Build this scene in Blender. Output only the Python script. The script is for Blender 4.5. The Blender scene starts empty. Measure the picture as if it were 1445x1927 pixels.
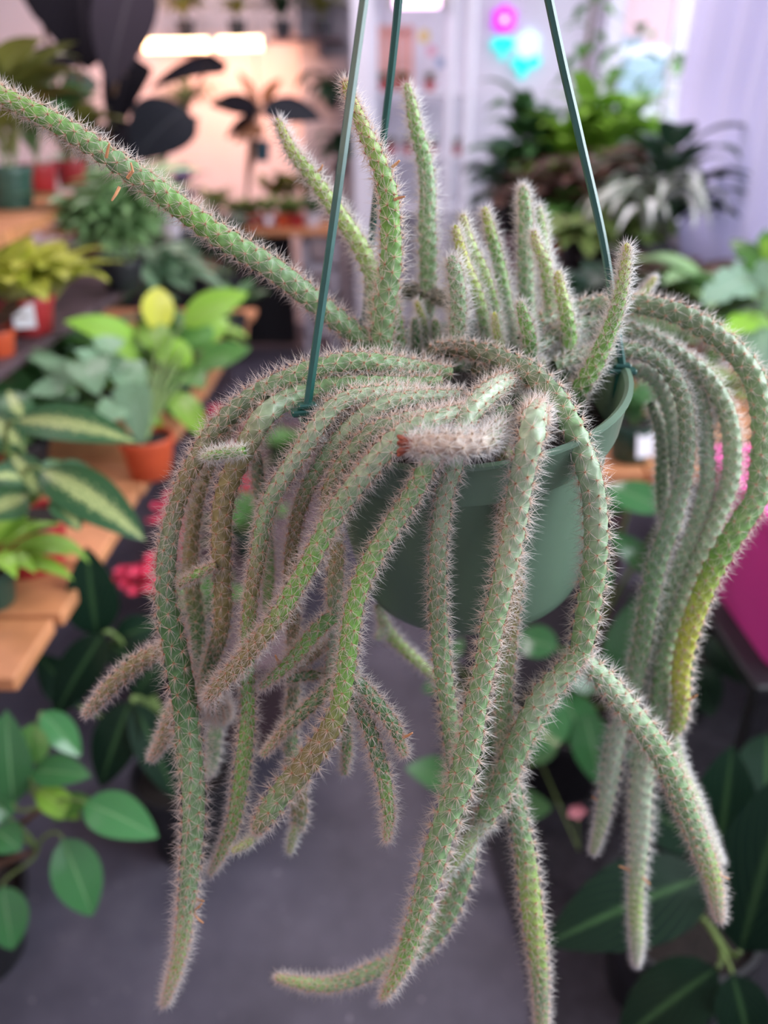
import bpy, math, random
import numpy as np
from mathutils import Vector, Matrix, Euler

random.seed(7); RNG = np.random.default_rng(7)
SC = bpy.context.scene
COL = SC.collection

# ------------------------------------------------------------------ camera
F = 1456.0; W, H = 1445, 1927
PITCH = math.radians(27.0)
CAM = Vector((0, 0, 1.4))
cd = bpy.data.cameras.new('camera'); cam = bpy.data.objects.new('camera', cd); COL.objects.link(cam)
cam.location = CAM; cam.rotation_euler = (math.pi / 2 - PITCH, 0, 0)
cd.sensor_fit = 'VERTICAL'; cd.sensor_height = 36.0; cd.lens = 36.0 * F / H
cd.clip_start = 0.02; cd.clip_end = 200
cd.dof.use_dof = True; cd.dof.focus_distance = 0.40; cd.dof.aperture_fstop = 3.7
SC.camera = cam
# ------------------------------------------------------------------ world, light, exposure
wd = bpy.data.worlds.new('world'); SC.world = wd; wd.use_nodes = True
wd.node_tree.nodes['Background'].inputs[0].default_value = (0.86, 0.90, 1.0, 1)
wd.node_tree.nodes['Background'].inputs[1].default_value = 2.3
SC.view_settings.view_transform = 'Standard'; SC.view_settings.look = 'None'
SC.view_settings.gamma = 1; SC.view_settings.exposure = 0.55; SC.view_settings.use_curve_mapping = False

def area(name, loc, target, size, power, color):
    l = bpy.data.lights.new(name, 'AREA'); l.shape = 'RECTANGLE'; l.size, l.size_y = size
    l.energy = power; l.color = color
    o = bpy.data.objects.new(name, l); COL.objects.link(o); o.location = loc
    o.rotation_euler = (Vector(target) - Vector(loc)).to_track_quat('-Z', 'Y').to_euler()
    return o
area('window_daylight', (1.80, 0.60, 2.10), (0.1, 0.45, 1.2), (1.6, 1.2), 48, (0.88, 0.95, 1.0))
area('grow_lamp', (-1.0, -0.25, 2.2), (0.0, 0.45, 1.2), (0.9, 0.25), 7, (1.0, 0.74, 0.56))

# ------------------------------------------------------------------ geometry helpers
CP, SP = math.cos(PITCH), math.sin(PITCH)
def ray(px, py):
    u = (H / 2 - py) / F
    return Vector(((px - W / 2) / F, CP + u * SP, -SP + u * CP))
def at(px, py, Y):
    r = ray(px, py); return CAM + r * (Y / r.y)
def atz(px, py, z):
    r = ray(px, py); return CAM + r * ((z - CAM.z) / r.z)
def depth(p):
    v = Vector(p) - CAM; return v.y * CP - v.z * SP
def m_px(p, px):            # size in metres of px pixels at point p
    return px * depth(p) / F

def mesh(name, V, Fa, smooth=True, uv=None, attr=None, col=None):
    me = bpy.data.meshes.new(name)
    V = np.asarray(V, dtype=np.float32).reshape(-1, 3)
    if isinstance(Fa, np.ndarray):
        n, k = Fa.shape
        me.vertices.add(len(V)); me.vertices.foreach_set('co', V.ravel())
        me.loops.add(n * k); me.loops.foreach_set('vertex_index', Fa.astype(np.int32).ravel())
        me.polygons.add(n); me.polygons.foreach_set('loop_start', np.arange(n, dtype=np.int32) * k)
        me.update(calc_edges=True)
    else:
        me.from_pydata([tuple(map(float, v)) for v in V], [], [tuple(f) for f in Fa]); me.update()
    if smooth:
        me.polygons.foreach_set('use_smooth', np.ones(len(me.polygons), dtype=bool))
    if uv is not None:
        L = me.uv_layers.new(name='UVMap'); li = np.empty(len(me.loops), dtype=np.int32)
        me.loops.foreach_get('vertex_index', li)
        L.data.foreach_set('uv', np.asarray(uv, dtype=np.float32)[li].ravel())
    if attr is not None:
        a = me.attributes.new('t', 'FLOAT', 'POINT'); a.data.foreach_set('value', np.asarray(attr, dtype=np.float32))
    if col is not None:
        a = me.attributes.new('Col', 'FLOAT_COLOR', 'POINT')
        c = np.ones((len(V), 4), dtype=np.float32); c[:, :3] = col
        a.data.foreach_set('color', c.ravel())
    return me

def link(name, me, mat, parent=None, loc=None):
    o = bpy.data.objects.new(name, me); COL.objects.link(o)
    if mat is not None and me is not None and not me.materials: me.materials.append(mat)
    if parent is not None: o.parent = parent
    if loc is not None: o.location = loc
    return o
def tag(o, label, cat=None, group=None, kind=None):
    o['label'] = label
    if cat: o['category'] = cat
    if group: o['group'] = group
    if kind: o['kind'] = kind
    return o
def thing(name, loc, label, cat, group=None):
    o = bpy.data.objects.new(name, None); COL.objects.link(o); o.location = loc; o.empty_display_size = .05
    return tag(o, label, cat, group)
def origin(o):                # world origin of a part whose ancestors carry only translations
    v = Vector((0, 0, 0))
    while o is not None: v += o.location; o = o.parent
    return v

class MB:                      # collects boxes, tubes and lathes given in world space
    def __init__(s): s.v = []; s.f = []
    def add(s, V, Fa):
        b = len(s.v); s.v += [Vector(v) for v in V]; s.f += [tuple(i + b for i in f) for f in Fa]; return s
    def box(s, lo, hi, bev=0.0, rot=None):
        lo = Vector(lo); hi = Vector(hi); c = (lo + hi) / 2; h = (hi - lo) / 2
        b = min(bev, min(h) * .9)
        pts = []; fc = []
        if b <= 0:
            pts = [Vector((x * h.x, y * h.y, z * h.z)) for x in (-1, 1) for y in (-1, 1) for z in (-1, 1)]
            fc = [(0, 1, 3, 2), (4, 6, 7, 5), (0, 4, 5, 1), (2, 3, 7, 6), (0, 2, 6, 4), (1, 5, 7, 3)]
        else:
            idx = {}
            for x in (-1, 1):
                for y in (-1, 1):
                    for z in (-1, 1):
                        for a in range(3):
                            d = [h.x - b, h.y - b, h.z - b]; d[a] += b
                            idx[(x, y, z, a)] = len(pts); pts.append(Vector((x * d[0], y * d[1], z * d[2])))
            g = lambda x, y, z, a: idx[(x, y, z, a)]
            for x in (-1, 1): fc.append((g(x, -1, -1, 0), g(x, 1, -1, 0), g(x, 1, 1, 0), g(x, -1, 1, 0)))
            for y in (-1, 1): fc.append((g(-1, y, -1, 1), g(1, y, -1, 1), g(1, y, 1, 1), g(-1, y, 1, 1)))
            for z in (-1, 1): fc.append((g(-1, -1, z, 2), g(1, -1, z, 2), g(1, 1, z, 2), g(-1, 1, z, 2)))
            for x in (-1, 1):
                for y in (-1, 1):
                    fc.append((g(x, y, -1, 0), g(x, y, 1, 0), g(x, y, 1, 1), g(x, y, -1, 1)))
                    fc.append((g(x, -1, y, 0), g(x, 1, y, 0), g(x, 1, y, 2), g(x, -1, y, 2)))
                    fc.append((g(-1, x, y, 1), g(1, x, y, 1), g(1, x, y, 2), g(-1, x, y, 2)))
                    for z in (-1, 1): fc.append((g(x, y, z, 0), g(x, y, z, 1), g(x, y, z, 2)))
        if rot is not None: pts = [rot @ p for p in pts]
        return s.add([p + c for p in pts], fc)
    def tube(s, pts, r, n=8, cap=True):
        pts = [Vector(p) for p in pts]; rs = r if isinstance(r, (list, tuple)) else [r] * len(pts)
        V = []; fc = []; up = None
        for i, p in enumerate(pts):
            t = (pts[min(i + 1, len(pts) - 1)] - pts[max(i - 1, 0)]).normalized()
            if up is None: up = t.orthogonal().normalized()
            up = (up - t * up.dot(t)).normalized(); sd = t.cross(up)
            for k in range(n):
                a = 2 * math.pi * k / n; V.append(p + (up * math.cos(a) + sd * math.sin(a)) * rs[i])
        for i in range(len(pts) - 1):
            for k in range(n):
                a, b = i * n + k, i * n + (k + 1) % n; fc.append((a, b, b + n, a + n))
        if cap: fc.append(tuple(range(n))[::-1]); fc.append(tuple(range((len(pts) - 1) * n, len(pts) * n)))
        return s.add(V, fc)
    def lathe(s, prof, c=(0, 0, 0), n=28, M=None):
        V = []; fc = []
        for r, z in prof:
            for k in range(n):
                a = 2 * math.pi * k / n; v = Vector((r * math.cos(a), r * math.sin(a), z))
                V.append((M @ v if M is not None else v) + Vector(c))
        for i in range(len(prof) - 1):
            for k in range(n):
                a, b = i * n + k, i * n + (k + 1) % n; fc.append((a, b, b + n, a + n))
        return s.add(V, fc)
    def build(s, name, mat, parent=None, smooth=True, loc=None):
        if parent is not None: o = origin(parent)
        elif loc is not None: o = Vector(loc)
        else: o = sum(s.v, Vector()) / len(s.v); o.z = min(v.z for v in s.v)
        me = mesh(name, [v - o for v in s.v], s.f, smooth)
        if smooth and hasattr(me, 'set_sharp_from_angle'): me.set_sharp_from_angle(angle=math.radians(40))
        return link(name, me, mat, parent, None if parent is not None else o)

# ------------------------------------------------------------------ materials
def newmat(name):
    m = bpy.data.materials.new(name); m.use_nodes = True
    return m, m.node_tree, m.node_tree.nodes['Principled BSDF']
def nd(nt, t, **kw):
    n = nt.nodes.new(t)
    for k, v in kw.items(): setattr(n, k, v)
    return n
def ramp(nt, stops, interp='LINEAR'):
    r = nt.nodes.new('ShaderNodeValToRGB'); r.color_ramp.interpolation = interp
    e = r.color_ramp.elements
    while len(e) < len(stops): e.new(0.5)
    for i, (p, c) in enumerate(stops):
        e[i].position = p; e[i].color = (*c, 1) if len(c) == 3 else c
    return r
def plain(name, c, rough=.5, var=.12, scale=20, metal=0, bump=0, spec=None, sub=0):
    m, nt, b = newmat(name)
    tc = nd(nt, 'ShaderNodeTexCoord'); nz = nd(nt, 'ShaderNodeTexNoise'); nz.inputs['Scale'].default_value = scale
    nz.inputs['Detail'].default_value = 4
    nt.links.new(tc.outputs['Object'], nz.inputs['Vector'])
    r = ramp(nt, [(.3, tuple(x * (1 - var) for x in c)), (.7, tuple(min(1, x * (1 + var)) for x in c))])
    nt.links.new(nz.outputs['Fac'], r.inputs['Fac']); nt.links.new(r.outputs['Color'], b.inputs['Base Color'])
    b.inputs['Roughness'].default_value = rough; b.inputs['Metallic'].default_value = metal
    if spec is not None: b.inputs['Specular IOR Level'].default_value = spec
    if bump:
        bp = nd(nt, 'ShaderNodeBump'); bp.inputs['Strength'].default_value = bump; bp.inputs['Distance'].default_value = .01
        nt.links.new(nz.outputs['Fac'], bp.inputs['Height']); nt.links.new(bp.outputs['Normal'], b.inputs['Normal'])
    return m
def emis(name, c, s):
    m, nt, b = newmat(name); b.inputs['Base Color'].default_value = (*c, 1)
    b.inputs['Emission Color'].default_value = (*c, 1); b.inputs['Emission Strength'].default_value = s
    return m

# cactus skin: colour attribute with fine mottling
m_skin, nt, b = newmat('cactus_skin')
at_ = nd(nt, 'ShaderNodeAttribute', attribute_name='Col')
tc = nd(nt, 'ShaderNodeTexCoord'); nz = nd(nt, 'ShaderNodeTexNoise'); nz.inputs['Scale'].default_value = 260; nz.inputs['Detail'].default_value = 3
nt.links.new(tc.outputs['Object'], nz.inputs['Vector'])
rp = ramp(nt, [(.3, (.78, .78, .78)), (.7, (1.12, 1.12, 1.12))]); nt.links.new(nz.outputs['Fac'], rp.inputs['Fac'])
mx = nd(nt, 'ShaderNodeMix', data_type='RGBA', blend_type='MULTIPLY'); mx.inputs[0].default_value = 1
nt.links.new(at_.outputs['Color'], mx.inputs[6]); nt.links.new(rp.outputs['Color'], mx.inputs[7])
nt.links.new(mx.outputs[2], b.inputs['Base Color'])
b.inputs['Roughness'].default_value = .42; b.inputs['Specular IOR Level'].default_value = .55
bp = nd(nt, 'ShaderNodeBump'); bp.inputs['Strength'].default_value = .25; bp.inputs['Distance'].default_value = .0006
nt.links.new(nz.outputs['Fac'], bp.inputs['Height']); nt.links.new(bp.outputs['Normal'], b.inputs['Normal'])

def spine_mat(name, base, mid, tip):
    m, nt, b = newmat(name)
    a = nd(nt, 'ShaderNodeAttribute', attribute_name='t')
    r = ramp(nt, [(0, base), (.04, base), (.14, mid), (.5, tip), (1, tip)])
    nt.links.new(a.outputs['Fac'], r.inputs['Fac']); nt.links.new(r.outputs['Color'], b.inputs['Base Color'])
    b.inputs['Roughness'].default_value = .45
    tr = nd(nt, 'ShaderNodeBsdfTranslucent'); nt.links.new(r.outputs['Color'], tr.inputs['Color'])
    ms = nd(nt, 'ShaderNodeMixShader'); ms.inputs[0].default_value = .5
    nt.links.new(b.outputs[0], ms.inputs[1]); nt.links.new(tr.outputs[0], ms.inputs[2])
    nt.links.new(ms.outputs[0], nt.nodes['Material Output'].inputs['Surface'])
    return m
SPM = {'o': spine_mat('spine_orange', (.62, .24, .09), (.94, .74, .62), (1, .95, .92)),
       'w': spine_mat('spine_white', (.58, .36, .18), (.92, .84, .76), (1, .98, .97)),
       'y': spine_mat('spine_pale', (.70, .55, .25), (.90, .86, .74), (1, 1, .97))}
m_root = plain('aerial_root', (.62, .30, .14), .6, .2, 300)

# ------------------------------------------------------------------ the hanging cactus
POTC = at(866, 722, .457)
RIMR = .1005
pot_rot = Euler((math.radians(7.5), math.radians(-6.0), 0)).to_matrix()
cactus = thing('hanging_cactus', POTC + pot_rot @ Vector((0, 0, -.142)),
               'rat-tail cactus with long spiny trailing stems in a green hanging pot', 'cactus')
m_pot = plain('pot_green', (.11, .185, .125), .36, .10, 9, spec=.55)
m_rimm = plain('pot_rim_green', (.12, .20, .14), .36, .08, 30)
m_wire = plain('hanger_green', (.012, .085, .07), .32, .15, 40, spec=.6)
m_soil = plain('potting_soil', (.018, .012, .010), .95, .5, 200, bump=.8)

def P(v): return POTC + pot_rot @ Vector(v)
prof = [(.0, -.136), (.066, -.136), (.0685, -.1405), (.0725, -.141), (.0765, -.137), (.0785, -.128), (.0825, -.095), (.0865, -.060), (.0905, -.0265)]
MB().lathe(prof, POTC, 64, pot_rot).build('pot', m_pot, cactus)
potb = [o for o in bpy.data.objects if o.name.startswith('pot')][0]
rimp = [(.0905, -.0275), (.0945, -.0265), (.0955, -.024), (.0995, -.002), (.1012, -.0005), (.1012, .0012), (.0985, .002), (.0962, .0005), (.0905, -.027), (.080, -.070)]
MB().lathe(rimp, POTC, 72, pot_rot).build('pot_rim', m_rimm, cactus)
for k in range(4):                       # drainage feet under the pot
    a = math.pi / 4 + k * math.pi / 2; q = P((.064 * math.cos(a), .064 * math.sin(a), -.139))
    MB().box(q - Vector((.007, .007, .004)), q + Vector((.007, .007, .004)), .0015).build('pot_foot', m_pot, potb)
# soil mound
so = MB(); so.lathe([(.0, -.012), (.03, -.014), (.06, -.020), (.0885, -.032)], POTC, 48, pot_rot)
for v in so.v: v += Vector((random.uniform(-1, 1), random.uniform(-1, 1), random.uniform(-1, 1))) * .0016
so.build('soil', m_soil, cactus)

# hanger: three wires to a hook
hook = at(828, -1010, .462)
def wire(pts, clipdir):
    d = [Vector(p) for p in pts]
    n = 26; path = []
    for i in range(n):
        t = i / (n - 1) * (len(d) - 1); k = min(int(t), len(d) - 2); f = t - k
        p0, p1, p2, p3 = d[max(k - 1, 0)], d[k], d[k + 1], d[min(k + 2, len(d) - 1)]
        path.append(.5 * ((2 * p1) + (p2 - p0) * f + (2 * p0 - 5 * p1 + 4 * p2 - p3) * f * f + (3 * p1 - p0 - 3 * p2 + p3) * f ** 3))
    w = MB().tube(path, .0023, 6).build('hanger_wire', m_wire, cactus, smooth=False)
    a = d[0]; c = MB(); cdv = Vector(clipdir).normalized(); up = Vector((0, 0, 1)); out = cdv.cross(up)
    R = Matrix((cdv, -out, up)).transposed()
    for lo, hi in (((-.0085, -.0038, -.0042), (.0085, .0038, -.0008)), ((-.0034, -.0026, -.020), (.0034, .0022, -.004)), ((-.005, -.003, -.0008), (.005, .003, .0022))):
        lo = Vector(lo); hi = Vector(hi); m = (lo + hi) / 2; h = (hi - lo) / 2
        q = MB().box(-h, h, .0009, R); c.add([v + a + R @ m for v in q.v], q.f)
    c.build('wire_clip', m_wire, w, smooth=False)
    return w
lw = at(578, 766, .388); rw = at(1171, 690, .455); bw = at(686, 604, .548)
wire([lw, at(630, 400, .404), at(685, 0, .426), hook], (1, .25, 0))
wire([rw, at(1138, 470, .455), at(1090, 255, .456), at(1033, 0, .458), hook], (1, -.1, 0))
wire([bw, at(704, 400, .525), at(750, 0, .497), hook], (1, .1, 0))
MB().tube([hook + Vector((0, 0, -.004)), hook + Vector((0, 0, .03)), hook + Vector((.006, 0, .05)), hook + Vector((.022, 0, .062)), hook + Vector((.034, 0, .05)), hook + Vector((.034, 0, .036))], .003, 8).build('hanger_hook', m_wire, cactus)

# ---- stems
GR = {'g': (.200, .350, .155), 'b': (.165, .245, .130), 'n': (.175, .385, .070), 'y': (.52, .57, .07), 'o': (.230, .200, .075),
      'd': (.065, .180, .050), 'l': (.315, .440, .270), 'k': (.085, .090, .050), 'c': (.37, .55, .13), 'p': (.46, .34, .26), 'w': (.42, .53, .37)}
def lerp_c(a, b, t): return np.array(a)[None, :] * (1 - t[:, None]) + np.array(b)[None, :] * t[:, None]

def hang(c):                    # trailing ends swing a little toward the viewer
    x, y, Y, r = c
    return (x, y, Y - .06 * max(0, (y - 950) / 900), r)
def stem(ctrl, cols='gg', sp='o', tipround=True, dens=13, slen=1.0, root_cap=True, ribs=8, tipfrac=.0, tipc=None):
    ctrl = [hang(c) for c in ctrl]
    pts = np.array([tuple(at(x, y, Y)) for x, y, Y, r in ctrl]); rad = np.array([m_px(Vector(p), c[3]) for p, c in zip(pts, ctrl)])
    n = len(pts); q = np.vstack([2 * pts[0] - pts[1], pts, 2 * pts[-1] - pts[-2]])
    dense = []; dr = []
    for i in range(n - 1):
        p0, p1, p2, p3 = q[i], q[i + 1], q[i + 2], q[i + 3]
        f = np.linspace(0, 1, 24, endpoint=False)[:, None]
        dense.append(.5 * ((2 * p1) + (p2 - p0) * f + (2 * p0 - 5 * p1 + 4 * p2 - p3) * f ** 2 + (3 * p1 - p0 - 3 * p2 + p3) * f ** 3))
        dr.append(rad[i] * (1 - f[:, 0]) + rad[i + 1] * f[:, 0])
    dense = np.vstack(dense + [pts[-1:]]); dr = np.concatenate(dr + [rad[-1:]])
    s = np.concatenate([[0], np.cumsum(np.linalg.norm(np.diff(dense, axis=0), axis=1))]); L = s[-1]
    ds = .00105; N = max(12, int(L / ds)); ss = np.linspace(0, L, N)
    C = np.stack([np.interp(ss, s, dense[:, k]) for k in range(3)], 1); R = np.interp(ss, s, dr)
    # smooth radii and centre line a little
    ker = np.ones(9) / 9
    Rp = np.convolve(np.pad(R, 4, 'edge'), ker, 'valid'); R = Rp
    if tipround:
        rt = R[-1]; d = (L - ss); k = np.clip(d / max(rt * 1.6, .002), 0, 1); R = R * np.sqrt(1 - (1 - k) ** 2 + 1e-6)
    T = np.gradient(C, axis=0); T /= np.linalg.norm(T, axis=1)[:, None] + 1e-12
    U = np.zeros_like(T); u = np.cross(T[0], [0.3, .2, 1]); u /= np.linalg.norm(u)
    for i in range(N):
        u = u - T[i] * u.dot(T[i]); u /= np.linalg.norm(u); U[i] = u
    Bn = np.cross(T, U)
    pitch = np.clip(.0022 + R * .85, .0042, .0092)
    phi = np.concatenate([[0], np.cumsum((ss[1:] - ss[:-1]) / pitch[1:])]) + RNG.random()
    tw = .9 * phi / 10 + RNG.random() * 6.28
    M = 24; th = np.arange(M) * 2 * math.pi / M
    f = np.cos(ribs * th / 2)[None, :] * np.cos(2 * math.pi * phi)[:, None]
    rib = np.cos(ribs * th)[None, :] * .5 + .5
    amp = .085; R = R * .82
    RR = R[:, None] * (1 + amp * f + .035 * rib) * .97
    A = th[None, :] + tw[:, None]
    V = C[:, None, :] + RR[..., None] * (np.cos(A)[..., None] * U[:, None, :] + np.sin(A)[..., None] * Bn[:, None, :])
    V = V.reshape(-1, 3)
    i0 = (np.arange(N - 1)[:, None] * M + np.arange(M)[None, :]); j0 = (np.arange(N - 1)[:, None] * M + (np.arange(M)[None, :] + 1) % M)
    Fa = np.stack([i0, j0, j0 + M, i0 + M], -1).reshape(-1, 4)
    if len(cols) == 1: cols = cols * 2
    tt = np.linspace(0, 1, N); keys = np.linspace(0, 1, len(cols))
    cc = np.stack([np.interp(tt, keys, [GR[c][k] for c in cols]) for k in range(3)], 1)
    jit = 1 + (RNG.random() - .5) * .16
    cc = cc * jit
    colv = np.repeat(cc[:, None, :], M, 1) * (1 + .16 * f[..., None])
    org = np.array(origin(cactus))
    o = link('stem', mesh('stem', V - org, Fa, True, col=colv.reshape(-1, 3)), m_skin, cactus)
    # areoles
    ph0, ph1 = phi[0], phi[-1]
    AP = []; AN = []; AT = []; AB = []; AR = []
    for k in range(ribs):
        js = np.arange(math.ceil(ph0 - .5 * (k % 2)), ph1 - .5 * (k % 2)) + .5 * (k % 2)
        if len(js) == 0: continue
        sv = np.interp(js, phi, ss); ii = np.interp(sv, ss, np.arange(N))
        i = np.clip(ii.astype(int), 0, N - 1); a = 2 * math.pi * k / ribs + tw[i]
        nrm = np.cos(a)[:, None] * U[i] + np.sin(a)[:, None] * Bn[i]
        slope = np.gradient(R)[i] / ds
        rr = R[i] * (1 + amp + .035) * .97
        AP.append(C[i] + nrm * rr[:, None])
        nn = nrm - T[i] * np.clip(slope, -1.4, .5)[:, None]; nn /= np.linalg.norm(nn, axis=1)[:, None]
        AN.append(nn); AT.append(T[i]); AR.append(R[i])
    AP = np.vstack(AP); AN = np.vstack(AN); AT = np.vstack(AT); AR = np.concatenate(AR)
    AT = AT - AN * (AT * AN).sum(1)[:, None]; AT /= np.linalg.norm(AT, axis=1)[:, None] + 1e-9
    AB = np.cross(AN, AT); K = len(AP); m = dens
    m = int(m * 1.05); psi = (np.arange(m)[None, :] + RNG.random((K, m))) * 2 * math.pi / m * 1.618 * 2
    central = (np.arange(m) % 3 == 0)[None, :]
    tau = np.where(central, RNG.uniform(.12, .75, (K, m)), RNG.uniform(.85, 1.38, (K, m)))
    D = AN[:, None, :] * np.cos(tau)[..., None] + (AT[:, None, :] * np.cos(psi)[..., None] + AB[:, None, :] * np.sin(psi)[..., None]) * np.sin(tau)[..., None]
    D += AT[:, None, :] * .22; D /= np.linalg.norm(D, axis=2)[..., None]
    Ln = np.clip(.0026 + AR * .36, .003, .0062)[:, None] * RNG.uniform(.6, 1.25, (K, m)) * slen * 1.75
    base = np.repeat(AP[:, None, :], m, 1).reshape(-1, 3) - np.repeat(AN, m, 0) * .0003; D = D.reshape(-1, 3); Ln = Ln.reshape(-1)
    ref = np.where(np.abs(D[:, 2:3]) < .9, [[0, 0, 1.]], [[1., 0, 0]]); e1 = np.cross(D, ref); e1 /= np.linalg.norm(e1, axis=1)[:, None]; e2 = np.cross(D, e1)
    wv = .00014
    S = len(base); vs = np.empty((S, 4, 3)); ta = np.zeros((S, 4))
    for k in range(3):
        a = 2 * math.pi * k / 3; vs[:, k] = base + (e1 * math.cos(a) + e2 * math.sin(a)) * wv
    vs[:, 3] = base + D * Ln[:, None]; ta[:, 3] = 1
    b0 = np.arange(S)[:, None] * 4
    Fs = np.concatenate([b0 + np.array([[0, 1, 3]]), b0 + np.array([[1, 2, 3]]), b0 + np.array([[2, 0, 3]])], 0)
    # areole pads
    pv = np.empty((K, 6, 3)); pr = .00040
    for k in range(5):
        a = 2 * math.pi * k / 5; pv[:, k] = AP + (AT * math.cos(a) + AB * math.sin(a)) * pr - AN * .0002
    pv[:, 5] = AP + AN * .00035
    c0 = S * 4 + np.arange(K)[:, None] * 6
    Fp = np.concatenate([c0 + np.array([[k, (k + 1) % 5, 5]]) for k in range(5)], 0)
    VV = np.vstack([vs.reshape(-1, 3), pv.reshape(-1, 3)]) - org
    sm = link('spines', mesh('spines', VV, np.vstack([Fs, Fp]), False, attr=np.concatenate([ta.ravel(), np.zeros(K * 6)])), SPM[sp], o)
    sm['kind'] = 'stuff'
    return o

def Ys(pts, Y0, Y1=None):       # spread a forward distance over points that carry (x, y, r)
    Y1 = Y0 if Y1 is None else Y1; n = len(pts)
    return [(x, y, Y0 + (Y1 - Y0) * i / (n - 1), r) for i, (x, y, r) in enumerate(pts)]

# upright shoots
S1 = stem(Ys([(715, 668, 22), (690, 645, 23), (620, 590, 24), (520, 510, 25), (400, 435, 25), (250, 325, 24), (120, 240, 22), (0, 178, 19), (-80, 132, 12), (-120, 110, 5)], .47, .42), 'gggngnc', 'o', dens=15)
S2 = stem(Ys([(712, 640, 18), (708, 590, 19), (705, 545, 20), (701, 518, 20), (681, 470, 19), (653, 425, 18), (618, 376, 17), (584, 328, 15), (549, 283, 13), (520, 222, 7)], .50), 'ggcccy', 'w', dens=15, slen=1.25)
stem(Ys([(728, 690, 24), (719, 656, 25), (722, 587, 25), (733, 518, 25), (736, 466, 24), (734, 421, 23), (731, 369, 22), (715, 314, 19), (691, 258, 17), (669, 206, 13), (653, 168, 10), (649, 148, 6)], .462, .455), 'gggnncy', 'o', dens=15, slen=1.2)
stem(Ys([(752, 680, 14), (750, 640, 15), (744, 590, 14), (737, 540, 12)], .478), 'gnc', 'o')
stem(Ys([(800, 600, 19), (803, 560, 20), (805, 528, 20), (805, 466, 20), (803, 414, 19), (805, 362, 18), (798, 300, 17), (784, 248, 15), (774, 196, 12), (764, 155, 7)], .53), 'ggggnc', 'w', dens=15, slen=1.2)
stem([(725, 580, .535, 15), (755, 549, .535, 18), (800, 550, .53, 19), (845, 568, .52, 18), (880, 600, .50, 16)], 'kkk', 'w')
stem(Ys([(862, 690, 16), (859, 641, 17), (862, 592, 18), (861, 549, 18), (856, 513, 17), (848, 480, 12)], .47, .465), 'gggg', 'w', dens=20, slen=1.35)
stem(Ys([(924, 680, 12), (919, 644, 13), (907, 589, 14), (894, 543, 14), (879, 507, 13), (864, 458, 11), (856, 422, 7)], .485), 'ggcyy', 'w', slen=1.2)
stem(Ys([(940, 650, 12), (934, 604, 13), (925, 567, 14), (910, 519, 15), (894, 482, 14), (879, 446, 12), (870, 402, 7)], .50), 'gnccy', 'w', slen=1.2)
stem(Ys([(966, 650, 13), (961, 604, 14), (952, 567, 14), (943, 519, 14), (931, 467, 13), (919, 421, 11), (911, 388, 6)], .52), 'ggnny', 'w', slen=1.15)
stem(Ys([(998, 640, 15), (995, 589, 16), (990, 543, 17), (989, 482, 17), (989, 421, 16), (986, 376, 13), (982, 348, 8)], .53), 'ggggn', 'w', dens=15, slen=1.2)
stem(Ys([(1036, 640, 12), (1032, 570, 13), (1027, 500, 12), (1022, 458, 12), (1016, 415, 10), (1012, 386, 6)], .54), 'ggnc', 'w', slen=1.2)
stem(Ys([(1036, 720, 15), (1034, 689, 16), (1036, 650, 17), (1040, 604, 16), (1034, 543, 15), (1025, 494, 13), (1010, 461, 10), (1003, 432, 6)], .495), 'ggnncy', 'w', dens=15, slen=1.2)
stem(Ys([(1046, 750, 15), (1053, 720, 17), (1065, 680, 18), (1071, 634, 17), (1065, 589, 15), (1054, 543, 12), (1049, 508, 7)], .475), 'ddnncy', 'w', dens=14, slen=1.1)
stem(Ys([(1000, 720, 15), (998, 680, 16), (995, 634, 16), (986, 598, 14), (977, 566, 9)], .455), 'ddnn', 'w', dens=14, slen=1.1)
stem(Ys([(944, 680, 9), (941, 650, 10), (934, 619, 9), (930, 586, 6)], .462), 'ncy', 'y')
stem(Ys([(1070, 800, 17), (1083, 762, 19), (1092, 732, 20), (1117, 689, 20), (1138, 641, 18), (1156, 598, 16), (1168, 549, 14), (1176, 500, 11), (1180, 456, 6)], .445, .44), 'ddnnncy', 'w', dens=15, slen=1.25)
stem(Ys([(1190, 572, 9), (1214, 546, 9), (1234, 520, 5)], .56), 'ncy', 'w')
stem(Ys([(810, 680, 9), (805, 649, 9), (795, 604, 9), (783, 565, 5)], .50), 'gny', 'w')
stem(Ys([(826, 670, 10), (822, 635, 11), (818, 600, 7)], .495), 'ggn', 'w')
stem(Ys([(786, 680, 10), (783, 640, 11), (780, 596, 7)], .492), 'ddg', 'w')
stem(Ys([(1034, 730, 8), (1026, 705, 9), (1017, 672, 6)], .46), 'gnc', 'w')
stem(Ys([(940, 742, 9), (948, 725, 10), (953, 704, 8)], .43, .425), 'gcy', 'w')
# right-hand arching stems
stem([(985, 640, 0.472, 18), (1030, 600, 0.490, 20), (1083, 583, 0.502, 21), (1118, 577, 0.502, 21), (1149, 576, 0.499, 22), (1194, 573, 0.493, 22), (1239, 580, 0.487, 22), (1284, 594, 0.481, 23), (1326, 618, 0.475, 23), (1367, 649, 0.469, 23),
      (1402, 687, 0.463, 24), (1422, 725, 0.457, 24), (1433, 774, 0.451, 25), (1436, 815, 0.445, 25), (1433, 867, 0.439, 25), (1424, 935, 0.433, 25), (1395, 983, 0.430, 25), (1360, 1038, 0.430, 24), (1333, 1090, 0.430, 23), (1312, 1142, 0.430, 22),
      (1292, 1204, 0.433, 22), (1281, 1263, 0.436, 21), (1281, 1315, 0.439, 19), (1276, 1355, 0.442, 17), (1264, 1384, 0.445, 12)], 'bbbbggnyyc', 'o', dens=14, slen=.95)
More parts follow.
